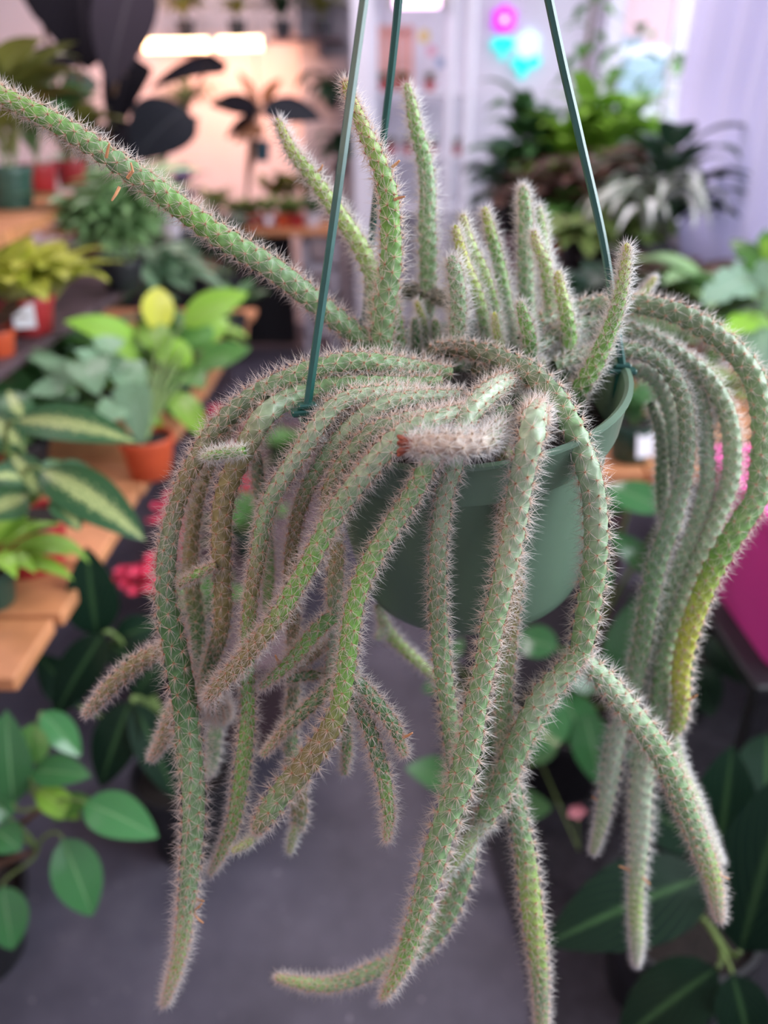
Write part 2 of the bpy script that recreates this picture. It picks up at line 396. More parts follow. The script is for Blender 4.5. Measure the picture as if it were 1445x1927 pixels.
stem([(1000, 660, 0.466, 16), (1060, 622, 0.484, 18), (1118, 607, 0.493, 18), (1166, 618, 0.490, 18), (1208, 632, 0.490, 19), (1249, 652, 0.487, 19), (1291, 680, 0.484, 19), (1326, 708, 0.481, 20), (1353, 746, 0.475, 20), (1370, 787, 0.472, 20), (1377, 832, 0.469, 20),
      (1377, 884, 0.466, 20), (1370, 917, 0.463, 20), (1350, 969, 0.460, 20), (1326, 1031, 0.457, 20), (1294, 1107, 0.454, 20), (1267, 1177, 0.451, 20), (1249, 1229, 0.451, 20), (1242, 1298, 0.448, 20), (1232, 1360, 0.448, 21), (1216, 1410, 0.445, 23), (1210, 1450, 0.445, 24),
      (1206, 1496, 0.445, 24), (1204, 1565, 0.445, 22), (1199, 1635, 0.445, 17), (1196, 1704, 0.445, 15), (1198, 1773, 0.445, 13), (1196, 1818, 0.445, 6)], 'bbbllggwwcw', 'w', dens=15)
stem([(1040, 690, 0.460, 15), (1100, 668, 0.472, 17), (1170, 660, 0.472, 18), (1208, 664, 0.472, 18), (1243, 682, 0.469, 18), (1267, 711, 0.466, 18), (1284, 749, 0.463, 18), (1291, 791, 0.460, 18), (1292, 850, 0.457, 18), (1287, 898, 0.454, 18), (1277, 935, 0.454, 19),
      (1263, 987, 0.451, 20), (1243, 1038, 0.451, 20), (1225, 1107, 0.448, 20), (1211, 1194, 0.448, 19), (1201, 1246, 0.448, 19), (1190, 1300, 0.448, 19), (1172, 1350, 0.448, 19), (1160, 1390, 0.448, 19), (1151, 1448, 0.448, 20), (1142, 1496, 0.448, 18), (1131, 1548, 0.448, 13), (1115, 1608, 0.448, 6)], 'bbblggwwc', 'w', dens=14)
stem([(1030, 680, 0.472, 15), (1083, 640, 0.487, 16), (1130, 624, 0.493, 16), (1190, 634, 0.493, 17), (1229, 648, 0.490, 17), (1268, 672, 0.487, 17), (1296, 706, 0.484, 17), (1314, 746, 0.478, 17), (1325, 791, 0.475, 17), (1329, 843, 0.472, 17), (1331, 884, 0.469, 17), (1329, 921, 0.466, 17),
      (1312, 987, 0.463, 18), (1288, 1045, 0.460, 18), (1263, 1107, 0.457, 18), (1239, 1177, 0.454, 18), (1222, 1229, 0.454, 18), (1206, 1288, 0.454, 18), (1190, 1350, 0.454, 16), (1176, 1410, 0.454, 10)], 'bbbllbbb', 'w', dens=14)
stem(Ys([(1130, 735, 13), (1165, 705, 15), (1201, 698, 16), (1229, 708, 17), (1249, 739, 17), (1263, 780, 17), (1269, 822, 17), (1273, 880, 16), (1275, 940, 14), (1270, 1000, 11)], .495, .495), 'bllbb', 'w')
stem(Ys([(1225, 760, 10), (1240, 800, 12), (1246, 850, 13), (1245, 900, 14), (1248, 952, 13), (1256, 1010, 10)], .505), 'bbgg', 'w')
stem(Ys([(1262, 1374, 11), (1268, 1405, 14), (1278, 1446, 15), (1308, 1510, 14), (1333, 1572, 11), (1358, 1626, 5)], .446, .45), 'gcwc', 'w', dens=15)
# the loop over the crown that ends in the forked stem
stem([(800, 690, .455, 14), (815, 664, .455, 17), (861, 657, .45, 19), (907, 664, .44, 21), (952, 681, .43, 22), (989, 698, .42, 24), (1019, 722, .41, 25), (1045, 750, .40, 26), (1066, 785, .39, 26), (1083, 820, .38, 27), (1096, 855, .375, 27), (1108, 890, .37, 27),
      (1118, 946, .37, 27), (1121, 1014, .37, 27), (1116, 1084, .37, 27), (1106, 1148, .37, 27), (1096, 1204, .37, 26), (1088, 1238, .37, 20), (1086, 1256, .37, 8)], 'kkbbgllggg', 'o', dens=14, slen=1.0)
stem(Ys([(1092, 1225, 17), (1073, 1252, 22), (1049, 1278, 25), (1024, 1306, 26), (1003, 1340, 26), (984, 1380, 26), (966, 1422, 26), (947, 1475, 26), (922, 1520, 26), (904, 1550, 20), (898, 1564, 10)], .368, .362), 'glggg', 'o', dens=16, slen=1.15)
stem(Ys([(916, 1545, 13), (888, 1573, 14), (862, 1612, 13), (831, 1654, 5)], .360, .355), 'wcc', 'y', dens=15, slen=1.2)
stem(Ys([(1088, 1222, 15), (1097, 1242, 20), (1132, 1274, 23), (1166, 1315, 25), (1201, 1360, 26), (1239, 1412, 25), (1267, 1465, 24), (1291, 1524, 23), (1312, 1576, 22), (1333, 1628, 20), (1346, 1676, 16), (1354, 1734, 7)], .372, .40), 'glgggcw', 'o', dens=15, slen=1.05)
# front centre
stem([(1016, 762, .41, 18), (1009, 776, .378, 26), (1004, 793, .356, 29), (1000, 822, .347, 29), (989, 860, .345, 28), (978, 918, .345, 27), (971, 971, .345, 26), (961, 1028, .345, 25), (950, 1077, .345, 25), (939, 1130, .345, 25), (925, 1183, .345, 25), (915, 1236, .345, 24),
      (904, 1289, .345, 24), (894, 1335, .345, 25), (884, 1400, .345, 27), (866, 1473, .345, 29), (845, 1526, .345, 29), (825, 1587, .345, 28), (806, 1656, .345, 26), (789, 1716, .345, 23), (770, 1774, .345, 20), (755, 1815, .345, 17), (737, 1850, .345, 13), (719, 1880, .345, 6)], 'lwllgggggnc', 'o', dens=16, slen=1.12)
stem([(905, 770, .40, 13), (925, 792, .385, 15), (940, 822, .375, 16), (951, 860, .37, 17), (952, 918, .37, 17), (950, 980, .37, 17), (957, 1030, .37, 18), (967, 1080, .372, 20), (964, 1130, .373, 20), (957, 1183, .374, 20), (953, 1236, .375, 20), (948, 1289, .375, 20), (949, 1340, .375, 20), (955, 1420, .375, 19),
      (966, 1500, .375, 20), (976, 1548, .375, 21), (987, 1600, .375, 23), (995, 1669, .375, 24), (1004, 1738, .375, 23), (1013, 1808, .375, 20), (1018, 1877, .375, 16), (1019, 1925, .375, 13), (1018, 1965, .375, 6)], 'gooogggccgc', 'o', dens=15)
stem([(985, 712, .44, 18), (945, 722, .408, 22), (913, 744, .388, 25), (886, 775, .372, 25), (868, 810, .362, 24), (858, 850, .358, 22), (850, 885, .356, 21), (837, 925, .356, 20), (830, 971, .357, 19), (824, 1024, .358, 19), (823, 1077, .36, 20), (823, 1130, .361, 20), (826, 1183, .362, 20), (830, 1236, .363, 20), (837, 1289, .364, 20),
      (844, 1338, .365, 20), (852, 1400, .366, 20), (862, 1470, .368, 20), (874, 1540, .37, 21), (878, 1600, .37, 22), (862, 1670, .37, 23), (832, 1735, .37, 22), (801, 1774, .37, 20), (750, 1806, .37, 18), (690, 1832, .37, 16), (648, 1848, .37, 15), (607, 1854, .37, 14), (557, 1848, .37, 11), (517, 1838, .37, 6)], 'bwllbgggggggc', 'o', dens=15)
stubb = stem([(945, 800, .37, 17), (918, 828, .345, 21), (880, 836, .335, 24), (843, 836, .33, 25), (800, 836, .328, 24), (772, 838, .327, 20), (762, 838, .327, 13)], 'lwppp', 'w', dens=24, slen=1.15)
stem([(905, 800, .385, 14), (860, 820, .365, 17), (829, 845, .352, 19), (806, 874, .348, 20), (788, 908, .347, 21), (756, 961, .347, 21), (731, 999, .347, 21), (706, 1042, .347, 21), (684, 1084, .347, 21), (669, 1130, .347, 21), (661, 1175, .347, 21), (655, 1225, .347, 21), (649, 1275, .347, 21), (640, 1323, .347, 22),
      (621, 1371, .348, 25), (593, 1414, .35, 27), (564, 1451, .352, 28), (536, 1485, .354, 27), (507, 1525, .356, 25), (486, 1558, .358, 16), (480, 1570, .358, 7)], 'ggggnnnoogo', 'o', dens=16, slen=1.05)
stem(Ys([(486, 1566, 8), (470, 1583, 9), (448, 1596, 8), (434, 1602, 5)], .36), 'ccy', 'y')
# fan to the left
stem([(850, 705, .43, 15), (790, 694, .43, 19), (713, 683, .42, 21), (654, 682, .415, 22), (596, 693, .41, 22), (538, 714, .405, 22), (485, 740, .40, 22), (440, 774, .395, 22), (402, 814, .39, 21), (372, 860, .385, 20), (347, 910, .382, 20), (330, 960, .38, 20), (319, 1010, .378, 21), (313, 1060, .376, 22), (313, 1120, .374, 24),
      (319, 1166, .372, 26), (328, 1212, .37, 27), (337, 1259, .368, 28), (346, 1306, .366, 28), (353, 1368, .365, 28), (360, 1430, .364, 27), (364, 1493, .363, 26), (364, 1555, .362, 25), (358, 1630, .361, 22), (349, 1721, .36, 18), (339, 1790, .36, 15), (325, 1842, .36, 12), (308, 1892, .36, 6)], 'gggbobddgggcc', 'o', dens=16, slen=1.15)
stem([(830, 720, .42, 15), (760, 724, .415, 19), (684, 724, .41, 21), (625, 726, .408, 22), (586, 734, .406, 23), (540, 752, .398, 24), (498, 782, .385, 25), (474, 820, .382, 25), (453, 860, .38, 25), (434, 900, .379, 25), (421, 945, .378, 24), (417, 990, .378, 23), (417, 1042, .378, 22), (418, 1100, .379, 21), (420, 1145, .38, 20), (412, 1200, .385, 18), (392, 1260, .395, 15), (372, 1310, .40, 8)], 'gggloooodd', 'o', dens=14)
stem([(560, 722, .43, 14), (500, 745, .43, 17), (450, 780, .425, 18), (410, 830, .42, 18), (384, 890, .415, 18), (368, 950, .41, 17), (360, 1010, .41, 17), (358, 1060, .41, 18), (362, 1114, .41, 19), (370, 1170, .41, 18), (374, 1230, .41, 15), (372, 1270, .41, 8)], 'bbooodd', 'o')
stem([(800, 742, .405, 13), (750, 738, .395, 16), (707, 742, .385, 18), (660, 749, .38, 19), (625, 768, .375, 19), (596, 803, .37, 19), (573, 841, .368, 20), (547, 878, .366, 20), (522, 918, .365, 20), (503, 960, .365, 19), (490, 1020, .365, 18), (481, 1075, .365, 17), (472, 1130, .365, 16), (467, 1187, .366, 16), (466, 1250, .367, 16), (466, 1306, .368, 16),
      (465, 1368, .369, 17), (458, 1430, .37, 18), (449, 1493, .37, 17), (437, 1555, .37, 14), (418, 1602, .37, 11), (395, 1644, .37, 5)], 'llllgonnnnnc', 'o', dens=15, slen=1.1)
stem([(860, 745, .40, 13), (800, 748, .39, 17), (742, 756, .382, 19), (701, 772, .377, 20), (666, 798, .374, 20), (637, 828, .372, 19), (608, 866, .372, 18), (588, 900, .373, 18), (573, 932, .375, 17), (560, 970, .377, 16), (552, 1013, .38, 15), (547, 1056, .382, 15), (548, 1110, .384, 15), (552, 1158, .386, 15), (551, 1201, .388, 14), (553, 1286, .39, 13),
      (550, 1328, .39, 14), (545, 1371, .39, 15), (549, 1410, .39, 16), (556, 1450, .39, 18), (562, 1500, .39, 19), (563, 1540, .39, 17), (562, 1565, .39, 9)], 'lllgoooobgob', 'o', dens=14)
stem(Ys([(560, 1552, 8), (551, 1574, 9), (544, 1606, 5)], .388), 'ccy', 'y')
stem([(885, 775, .39, 14), (830, 782, .378, 18), (785, 788, .37, 20), (742, 799, .366, 20), (704, 812, .364, 20), (678, 835, .363, 20), (654, 862, .363, 19), (631, 898, .365, 18), (618, 930, .368, 17), (622, 975, .372, 17), (631, 1020, .374, 18), (632, 1060, .375, 18), (630, 1105, .376, 18), (632, 1158, .377, 18), (630, 1214, .378, 17), (623, 1262, .378, 14), (618, 1290, .378, 8)], 'llbboobll', 'o', dens=15, slen=1.1)
stem([(900, 770, .385, 16), (843, 782, .366, 20), (800, 797, .357, 22), (756, 818, .352, 23), (722, 848, .349, 24), (690, 885, .347, 24), (664, 918, .346, 23), (640, 951, .346, 23), (611, 1001, .346, 22), (582, 1059, .347, 21), (553, 1108, .348, 20), (524, 1158, .349, 20), (483, 1210, .351, 19), (443, 1257, .353, 18), (408, 1294, .355, 16), (388, 1320, .356, 8)], 'glllgnnooo', 'o', dens=16, slen=1.15)
stem([(396, 1312, .36, 14), (406, 1326, .38, 21), (412, 1336, .40, 23), (416, 1344, .415, 20), (418, 1349, .425, 10)], 'oooo', 'o', dens=20)
stem(Ys([(412, 1350, 13), (404, 1385, 15), (400, 1430, 14), (390, 1462, 8)], .44), 'gbw', 'w')
stem(Ys([(474, 830, 11), (483, 867, 13), (487, 911, 14), (497, 980, 14), (504, 1040, 14), (505, 1100, 13), (500, 1155, 9)], .43), 'bbdnn', 'o')
# side shoots low on the left
stem(Ys([(318, 1214, 13), (300, 1225, 16), (259, 1247, 18), (212, 1288, 17), (181, 1324, 13), (158, 1350, 6)], .385), 'oooo', 'o', dens=18, slen=.95)
stem(Ys([(338, 1320, 14), (324, 1349, 17), (306, 1393, 14), (283, 1432, 6)], .385, .39), 'ooo', 'o', dens=18, slen=.95)
stem(Ys([(408, 1063, 8), (396, 1068, 9), (367, 1082, 11), (350, 1092, 9), (334, 1102, 5)], .372), 'ono', 'o')
stem(Ys([(462, 848, 9), (440, 851, 11), (415, 854, 12), (392, 858, 10), (377, 861, 6)], .362), 'nnnc', 'y', dens=18)
stem(Ys([(632, 1160, 14), (614, 1170, 17), (584, 1200, 17), (550, 1240, 15), (521, 1268, 12), (488, 1296, 6)], .37, .362), 'dnnn', 'o', dens=16, slen=1.1)
stem(Ys([(630, 1205, 11), (610, 1216, 12), (587, 1234, 12), (560, 1254, 9), (545, 1264, 5)], .385), 'ooo', 'o')
stem(Ys([(630, 1268, 10), (610, 1269, 11), (580, 1271, 11), (555, 1276, 10), (538, 1283, 6)], .38), 'odd', 'o')
stem(Ys([(636, 1276, 13), (614, 1298, 15), (590, 1322, 15), (562, 1348, 14), (530, 1380, 11), (492, 1424, 5)], .368, .362), 'dddon', 'o', dens=16)
stem(Ys([(655, 1264, 12), (673, 1283, 15), (698, 1311, 16), (724, 1343, 16), (746, 1378, 14), (762, 1424, 7)], .352, .345), 'ddddn', 'o', dens=16, slen=1.15)
stem(Ys([(656, 1290, 11), (672, 1324, 14), (690, 1357, 16), (704, 1400, 17), (718, 1448, 17), (728, 1500, 15), (731, 1542, 12), (727, 1584, 6)], .352, .345), 'ddddnnc', 'o', dens=16, slen=1.15)
stem(Ys([(652, 1318, 8), (652, 1346, 10), (651, 1385, 12), (652, 1414, 11), (647, 1459, 5)], .365), 'ddnn', 'o', dens=15)
stem(Ys([(712, 1140, 9), (722, 1172, 12), (733, 1192, 15), (753, 1214, 13), (784, 1243, 12), (818, 1274, 10), (836, 1290, 6)], .47), 'wccc', 'w')
stem(Ys([(726, 1180, 9), (716, 1192, 11), (712, 1206, 8)], .468, .462), 'www', 'w')
# short stems and stubs filling the crown
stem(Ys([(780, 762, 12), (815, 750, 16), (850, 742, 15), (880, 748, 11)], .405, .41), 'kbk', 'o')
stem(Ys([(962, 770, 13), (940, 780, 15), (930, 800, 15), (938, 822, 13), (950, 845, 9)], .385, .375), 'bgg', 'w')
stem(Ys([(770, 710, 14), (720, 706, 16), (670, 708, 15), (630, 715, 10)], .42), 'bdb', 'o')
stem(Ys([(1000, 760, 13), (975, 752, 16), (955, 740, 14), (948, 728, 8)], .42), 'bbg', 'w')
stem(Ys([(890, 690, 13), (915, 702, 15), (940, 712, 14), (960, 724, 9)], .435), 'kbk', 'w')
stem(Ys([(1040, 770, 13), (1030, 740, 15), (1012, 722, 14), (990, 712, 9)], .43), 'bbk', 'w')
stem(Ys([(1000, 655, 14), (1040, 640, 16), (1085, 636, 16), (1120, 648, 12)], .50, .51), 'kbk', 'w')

# the dried scar at the end of the stub, aerial roots, shed scale on the pot
m_scar = plain('scar', (.30, .075, .04), .8, .4, 400, bump=.5)
p = at(761, 838, .3265)
sc_ = MB()
for i in range(7):
    a = 2 * math.pi * i / 7; d = Vector((-.35, math.cos(a) * .4, math.sin(a))) * .005
    sc_.tube([p + Vector((.004, 0, 0)), p + d * .7, p + d * 1.05 + Vector((-.0015, 0, 0))], [.0022, .0018, .0005], 6)
sc_.build('dried_flower_scar', m_scar, stubb)
def roots(o, lst):
    for (x0, y0, x1, y1, x2, y2, Y) in lst:
        MB().tube([at(x0, y0, Y), at(x1, y1, Y - .002), at(x2, y2, Y - .003)], [.0009, .0008, .0005], 6).build('aerial_root', m_root, o)
stems = [o for o in cactus.children if o.name.startswith('stem')]
roots(S1, [(200, 296, 203, 282, 206, 270, .428), (240, 335, 250, 322, 246, 306, .43), (225, 352, 218, 366, 210, 378, .43)])
roots(stems[1], [(598, 322, 604, 318, 607, 310, .50)])
def near(px, py):
    best = None; bd = 1e9; q = None
    for o in stems:
        v = np.empty(len(o.data.vertices) * 3, dtype=np.float32); o.data.vertices.foreach_get('co', v); v = v.reshape(-1, 3) + np.array(origin(cactus))
        d = v - np.array(CAM); dep = d[:, 1] * CP - d[:, 2] * SP; ux = W / 2 + F * d[:, 0] / dep; uy = H / 2 - F * (d[:, 1] * SP + d[:, 2] * CP) / dep
        e = (ux - px) ** 2 + (uy - py) ** 2; k = int(e.argmin())
        if e[k] + dep[k] * 50 < bd: bd = e[k] + dep[k] * 50; best = o; q = v[k][1]
    return best, float(q)
for (x0, y0, x1, y1, x2, y2) in [(367, 1690, 376, 1694, 384, 1696), (366, 1712, 374, 1707, 380, 1700), (364, 1720, 373, 1730, 383, 1737), (1352, 1646, 1362, 1650, 1372, 1654), (1186, 1638, 1176, 1634, 1165, 1630),
                                 (1208, 1652, 1216, 1658, 1223, 1664), (1127, 1508, 1120, 1504, 1114, 1499), (1294, 1318, 1304, 1313, 1312, 1308), (758, 1388, 768, 1384, 776, 1379), (528, 1252, 522, 1243, 518, 1233), (738, 315, 746, 308, 752, 302), (742, 376, 752, 372, 762, 370)]:
    o, Y = near(x0, y0); roots(o, [(x0, y0, x1, y1, x2, y2, Y)])
# ================================================================== the shop around it
def leafmat(name, c, vein, mode='plain', rough=.35, c2=None, trans=.25, vs=9, spec=.4):
    m, nt, b = newmat(name)
    uv = nd(nt, 'ShaderNodeUVMap'); sx = nd(nt, 'ShaderNodeSeparateXYZ'); nt.links.new(uv.outputs['UV'], sx.inputs[0])
    ab = nd(nt, 'ShaderNodeMath', operation='SUBTRACT'); ab.inputs[1].default_value = .5; nt.links.new(sx.outputs['Y'], ab.inputs[0])
    av = nd(nt, 'ShaderNodeMath', operation='ABSOLUTE'); nt.links.new(ab.outputs[0], av.inputs[0])        # 0 midrib .. .5 edge
    oi = nd(nt, 'ShaderNodeObjectInfo'); tc = nd(nt, 'ShaderNodeTexCoord'); nz = nd(nt, 'ShaderNodeTexNoise')
    nz.inputs['Scale'].default_value = 9 if mode != 'speckle' else 26; nz.inputs['Detail'].default_value = 4; nt.links.new(tc.outputs['UV'], nz.inputs['Vector'])
    rv = ramp(nt, [(0, tuple(x * .72 for x in c)), (1, tuple(min(1, x * 1.3) for x in c))]); nt.links.new(oi.outputs['Random'], rv.inputs['Fac'])
    cur = rv.outputs['Color']
    def mixin(fac, colr):
        nonlocal cur
        mx = nd(nt, 'ShaderNodeMix', data_type='RGBA'); nt.links.new(fac, mx.inputs[0]); nt.links.new(cur, mx.inputs[6]); mx.inputs[7].default_value = (*colr, 1); cur = mx.outputs[2]
    if c2 is not None:
        if mode == 'speckle':      # pale centre breaking up into speckles toward the edge
            ad = nd(nt, 'ShaderNodeMath', operation='MULTIPLY_ADD'); ad.inputs[1].default_value = -1.15; ad.inputs[2].default_value = .20
            nt.links.new(av.outputs[0], ad.inputs[0]); sm = nd(nt, 'ShaderNodeMath', operation='ADD'); nt.links.new(ad.outputs[0], sm.inputs[0]); nt.links.new(nz.outputs['Fac'], sm.inputs[1])
            r = ramp(nt, [(.50, (0, 0, 0)), (.60, (1, 1, 1))]); nt.links.new(sm.outputs[0], r.inputs['Fac']); mixin(r.outputs['Color'], c2)
        elif mode == 'patch':
            r = ramp(nt, [(.45, (0, 0, 0)), (.60, (1, 1, 1))]); nt.links.new(nz.outputs['Fac'], r.inputs['Fac']); mixin(r.outputs['Color'], c2)
        elif mode == 'edge':
            r = ramp(nt, [(.25, (0, 0, 0)), (.42, (1, 1, 1))]); nt.links.new(av.outputs[0], r.inputs['Fac']); mixin(r.outputs['Color'], c2)
    # side veins
    w = nd(nt, 'ShaderNodeMath', operation='MULTIPLY_ADD'); w.inputs[1].default_value = -1.3; nt.links.new(av.outputs[0], w.inputs[0]); nt.links.new(sx.outputs['X'], w.inputs[2])
    w2 = nd(nt, 'ShaderNodeMath', operation='MULTIPLY'); w2.inputs[1].default_value = vs * 6.283; nt.links.new(w.outputs[0], w2.inputs[0])
    sn = nd(nt, 'ShaderNodeMath', operation='SINE'); nt.links.new(w2.outputs[0], sn.inputs[0])
    rs = ramp(nt, [(.80, (0, 0, 0)), (1.0, (.35, .35, .35))]); nt.links.new(sn.outputs[0], rs.inputs['Fac']); mixin(rs.outputs['Color'], vein)
    rm = ramp(nt, [(.0, (.9, .9, .9)), (.035 if mode != 'midrib' else .07, (0, 0, 0))]); nt.links.new(av.outputs[0], rm.inputs['Fac']); mixin(rm.outputs['Color'], vein)
    nt.links.new(cur, b.inputs['Base Color']); b.inputs['Roughness'].default_value = rough; b.inputs['Specular IOR Level'].default_value = spec
    if trans:
        tr = nd(nt, 'ShaderNodeBsdfTranslucent'); nt.links.new(cur, tr.inputs['Color'])
        ms = nd(nt, 'ShaderNodeMixShader'); ms.inputs[0].default_value = trans
        nt.links.new(b.outputs[0], ms.inputs[1]); nt.links.new(tr.outputs[0], ms.inputs[2]); nt.links.new(ms.outputs[0], nt.nodes['Material Output'].inputs['Surface'])
    return m

def width(kind, u):
    u = np.clip(u, 0, 1)
    if kind == 'lance': return np.sin(math.pi * u ** .85) ** .9
    if kind == 'round': return np.sqrt(np.clip(1 - (2 * u - 1) ** 2, 0, 1))
    if kind in ('heart', 'arrow'): return np.clip((u / .10), 0, 1) ** .5 * (1 - u ** (1.7 if kind == 'heart' else 1.2)) ** .85
    if kind == 'monstera': return np.clip((u / .10), 0, 1) ** .5 * (1 - u ** 2.2) ** .7 * (1 - .34 * (np.sin(u * 7 * math.pi) > .55))
    return np.sin(math.pi * u ** .78) ** .8                      # ovate

def blade(path, nrm, hw, kind, fold=.18, nv=6, lobe=None, wave=0):
    path = np.asarray(path, float); n = len(path); u = np.linspace(0, 1, n); w = width(kind, u) * hw
    T = np.gradient(path, axis=0); T /= np.linalg.norm(T, axis=1)[:, None]
    N = np.tile(np.asarray(nrm, float), (n, 1)); N = N - T * (N * T).sum(1)[:, None]; N /= np.linalg.norm(N, axis=1)[:, None] + 1e-9
    S = np.cross(T, N); L = np.linalg.norm(np.diff(path, axis=0), axis=1).sum()
    if lobe is None: lobe = {'heart': .22, 'arrow': .38, 'monstera': .2}.get(kind, 0)
    v = np.linspace(-1, 1, nv + 1); V = []; UV = []
    for i in range(n):
        for x in v:
            back = lobe * L * x * x * (1 - u[i]) ** 3
            V.append(path[i] + S[i] * x * w[i] + N[i] * (fold * abs(x) * w[i] + wave * hw * math.sin(u[i] * 14 + x * 3) * abs(x)) - T[i] * back); UV.append((u[i], .5 + .5 * x))
    k = nv + 1
    Fa = [(i * k + j, i * k + j + 1, (i + 1) * k + j + 1, (i + 1) * k + j) for i in range(n - 1) for j in range(nv)]
    return V, Fa, UV
def tube_g(path, r0, r1, n=5):
    q = MB().tube([Vector(p) for p in path], [r0 + (r1 - r0) * i / (len(path) - 1) for i in range(len(path))], n, False)
    return [tuple(v) for v in q.v], q.f, [(.5, .5)] * len(q.v)
def joinp(parts):
    V = []; Fa = []; UV = []
    for v, f, u in parts:
        b = len(V); V += [tuple(x) for x in v]; Fa += [tuple(i + b for i in g) for g in f]; UV += list(u)
    return V, Fa, UV

_units = {}
def leaf_units(kind, mat, pf, e0, e1, hw, wave=0, nvar=4):
    key = (kind, mat.name, pf, e0, e1, hw)
    if key in _units: return _units[key]
    out = []
    for q in range(nvar):
        a0 = math.radians(e0 + random.uniform(-8, 8)); a1 = math.radians(e1 + random.uniform(-16, 16)); n = 15
        p = [np.array((0., 0., 0.))]
        for i in range(n - 1):
            t = (i + .5) / (n - 1); a = a0 + (a1 - a0) * t ** 1.4; p.append(p[-1] + np.array((random.uniform(-.05, .05) / n, math.cos(a), math.sin(a))) / (n - 1))
        k = max(1, int(round(pf * (n - 1))))
        pet = p[:k + 1]; bl = p[k:]; parts = []
        if pf > 0: parts.append(tube_g(pet, .011, .007))
        if kind == 'palm':
            c = bl[0]; d = bl[-1] - bl[0]; L = np.linalg.norm(d); d /= L; side = np.array((1., 0, 0)); up = np.cross(side, d)
            for z in range(7):
                a = (z - 3) * .78; dr = d * math.cos(a) + side * math.sin(a); Lz = L * (1 - .08 * abs(z - 3))
                pp = [c + dr * Lz * s - up * (.28 * Lz * s * s) for s in np.linspace(0, 1, 7)]
                parts.append(blade(pp, up, hw * .62, 'ovate', nv=4))
        else:
            parts.append(blade(bl, (0, -math.sin((a0 + a1) / 2), math.cos((a0 + a1) / 2)), hw, kind, wave=wave))
        V, Fa, UV = joinp(parts); me = mesh('leaf', V, Fa, True, uv=UV); me.materials.append(mat); out.append(me)
    _units[key] = out
    return out

def pot_parts(root, r, h, mat, soil=True, n=28):
    o = origin(root)
    MB().lathe([(0, .001), (r * .70, 0), (r * .74, .002), (r * .93, h * .80), (r * .93, h * .82), (r, h * .82), (r * 1.03, h * .985), (r * 1.02, h), (r * .95, h), (r * .90, h * .80)], o, n).build('pot', mat, root)
    if soil:
        s = MB().lathe([(0, h * .90), (r * .5, h * .895), (r * .925, h * .86)], o, 20)
        s.build('soil', m_soil, root)

m_stemg = plain('plant_stem', (.16, .24, .07), .6, .25, 40); m_stemb = plain('woody_stem', (.16, .09, .05), .8, .3, 60)
m_tagw = plain('tag_white', (.80, .80, .86), .5, .03)
def plant(name, label, base, pot, leaf, n, L, stems=((0, 0, .02),), group=None, tagm=False, cat='plant', smat=None, az=None, jit=.25):
    """base: point under the pot. pot: (radius, height, material) or None. leaf: (kind, mat, petiole share, e0, e1, half width)."""
    root = thing(name, base, label, cat, group)
    ph = 0
    if pot: pot_parts(root, *pot); ph = pot[1] * .88
    us = leaf_units(*leaf); per = max(1, n // len(stems)); k = 0
    for (dx, dy, h) in stems:
        if h > .04:
            top = Vector(base) + Vector((dx, dy, ph + h)); b0 = Vector(base) + Vector((dx * .3, dy * .3, ph - .02)); mid = (b0 + top) / 2 + Vector((dx, dy, 0)) * -.15
            MB().tube([b0, mid, top], [.006 + h * .006, .005 + h * .005, .003], 6).build('stem', smat or m_stemg, root)
        for i in range(per):
            k += 1; f = 1 if h <= .04 else .25 + .75 * (i + 1) / per
            o = link('leaf', us[random.randrange(len(us))], None, root)
            o.location = (dx * (.3 + .7 * f), dy * (.3 + .7 * f), ph + (h * f if h > .04 else -.005))
            a = k * 2.39996 + random.uniform(-jit, jit) if az is None else random.uniform(*az)
            o.rotation_euler = (random.uniform(-.15, .25), random.uniform(-.15, .15), a)
            s = L * random.uniform(.72, 1.12); o.scale = (s, s, s)
    if tagm:
        o = origin(root); r, h = pot[0], pot[1]
        q = MB().box((-.022, -.001, 0), (.022, .001, .05), 0, Euler((-.25, 0, .2)).to_matrix()); q.v = [v + o + Vector((.3 * r, -r * 1.02, h * .55)) - Vector((0, 0, .02)) for v in q.v]
        q.build('price_tag', m_tagw, root)
    return root
def xl(root, b, t, hw, kind, mat, bow=.08, fold=.15, nrm=None, wave=0, pet=None, pr=.004, n=13):
    """one leaf from its base to its tip, each (x, y, distance); pet: point the stalk grows from"""
    B = np.array(at(*b)); T = np.array(at(*t)); L = np.linalg.norm(T - B); mid = (B + T) / 2
    if nrm is None:
        c = np.array(CAM) - mid; c /= np.linalg.norm(c); nrm = c * .75 + np.array((0, 0, .6))
    nrm = np.asarray(nrm, float); d = (T - B) / L; nn = nrm - d * nrm.dot(d); nn /= np.linalg.norm(nn)
    u = np.linspace(0, 1, n)[:, None]; path = B + (T - B) * u + nn * (bow * L * 4 * u * (1 - u))
    o0 = origin(root); V, Fa, UV = blade(path - np.array(o0), nn, m_px(Vector(mid), hw), kind, fold, 8, wave=wave)
    lf = link('leaf', mesh('leaf', V, Fa, True, uv=UV), mat, root)
    if pet is not None:
        p0 = Vector(pet); p3 = Vector(B); h = (p3 - p0); p1 = p0 + Vector((h.x * .15, h.y * .15, h.z * .55)); p2 = p3 - Vector(d) * (L * .18)
        pts = [p0 * (1 - s) ** 3 + p1 * 3 * s * (1 - s) ** 2 + p2 * 3 * s * s * (1 - s) + p3 * s ** 3 for s in [i / 8 for i in range(9)]]
        MB().tube(pts, [pr * (1.25 - .5 * i / 8) for i in range(9)], 6).build('leaf_stalk', m_stemg if pr < .006 else m_stemb, lf)
    return lf

